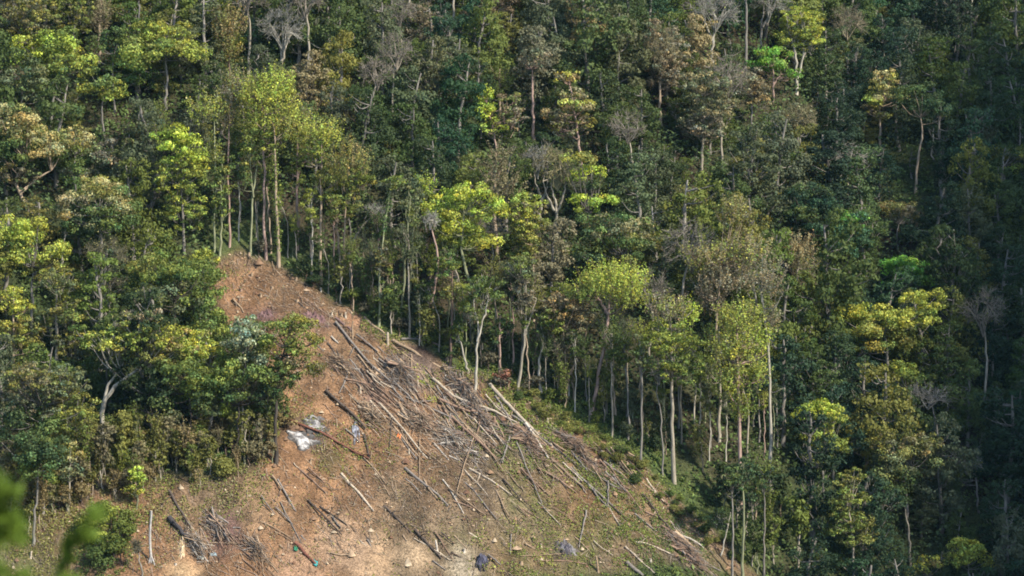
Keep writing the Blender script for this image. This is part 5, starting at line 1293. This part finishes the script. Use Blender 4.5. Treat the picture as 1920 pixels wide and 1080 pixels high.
saplings(34, [(470, 478), (600, 543), (740, 634), (850, 680), (960, 716), (1100, 786), (1210, 850), (1330, 880), (1250, 840), (1130, 765), (1000, 700), (860, 660), (740, 600), (600, 510), (500, 465)],
         'shrub', ['mid', 'moss', 'dark', 'brown', 'grey'], .5, 1.0, 'shrubs along the far edge of the clearing')
saplings(40, [(960, 728), (1060, 778), (1185, 852), (1290, 955), (1400, 1060), (1380, 1075), (1250, 960), (1140, 870), (1040, 800), (950, 745)], 'shrub', ['moss', 'olive', 'mid', 'olive'], .28, .62, 'low shrubs spreading over the right margin of the clearing')
saplings(10, [(1340, 960), (1480, 960), (1500, 1080), (1420, 1080)], 'sapling', ['mid', 'dark', 'moss'], .9, 1.6, 'saplings at the right foot of the clearing', 1.5)
# bare poles of the dark wood foot at the lower right, beside the clearing
for (px, py, tp, w, bk, lab) in [(1372, 1085, 900, 4, 'grey', 'leftmost grey pole of the dark group at the right foot of the clearing'), (1392, 1090, 880, 5, 'moss', 'mossy pole second from left in the dark group at the bottom'),
                                 (1350, 1040, 960, 3, 'white', 'leaning whitish pole at the right foot of the clearing'), (1432, 1078, 890, 4, 'grey', 'rightmost straight grey pole of the dark group at the bottom'),
                                 (1410, 1060, 930, 3, 'pale', 'thin pale pole in the middle of the dark bottom group')]:
    feat(None, 'slim_tree', lab, bk, w, [[(px, py), (px + (12 if py < 1045 else 2), (py + tp) / 2), (px + (20 if py < 1045 else 0), tp)]], [('O', px, tp + 5, 20, 26, 'dark', 'mid', .4)])

# ------------------------------------------------------------------ out-of-focus young tree close to the photographer
def fg_plant(px, py, Y, seed, label, lean, n_shoot, spread):
    r_ = np.random.default_rng(seed); tip = on_plane(px, py, Y); bx, by = tip[0] - lean, Y + .3
    gz = float(H0(bx, by)); base = np.array([bx, by, gz]); tipL = tip - base
    e = link('foreground_sapling', None, loc=base); mb = MB()
    P = curve_pts([np.zeros(3), np.array([lean * -.15, 0, tipL[2] * .6]), np.array([tipL[0] * .45, tipL[1] * .6, tipL[2] * .88]), tipL], 14)
    add_tube(mb, P, [.035, .025, .016, .006], 6, (.10, .17, .03)); link('stem', mb.mesh('stem', M_BARK, True), e)
    mb = MB()
    for i in range(n_shoot):
        t = 1 - (i / n_shoot) ** 1.1 * .55; k = min(int(t * 13), 12); o = P[k] * (1 - (t * 13 - k)) + P[min(k + 1, 13)] * (t * 13 - k)
        d = unit(r_.normal(size=3) * [1, 1, .45] + [.1, 0, .35]); L = spread * r_.uniform(.5, 1)
        m = 16; s = np.linspace(.05, 1, m)[:, None]
        Q = o + d * L * s + np.array([0, 0, -.25]) * L * s * s + r_.normal(0, .004, (m, 3))
        add_leaves(mb, np.repeat(Q, 3, 0) + r_.normal(0, .006, (m * 3, 3)), r_.normal(0, .6, (m * 3, 3)) + [0, -.5, .7], .016,
                   np.clip(np.array([.085, .135, .018]) * np.exp(r_.normal(0, .3, (m * 3, 1))), 0, .7), r_, 4.5)
    link('leaves', mb.mesh('leaves', M_LEAF), e); tag(e, label, 'sapling'); THINGS.append(e)
fg_plant(165, 972, 9.0, 1, 'blurred bright green leafy shoot leaning right close to the camera', .34, 26, .075)
fg_plant(-12, 905, 8.0, 2, 'blurred dark green foliage at the bottom left corner close to the camera', .05, 40, .11)
print('things', len(THINGS))
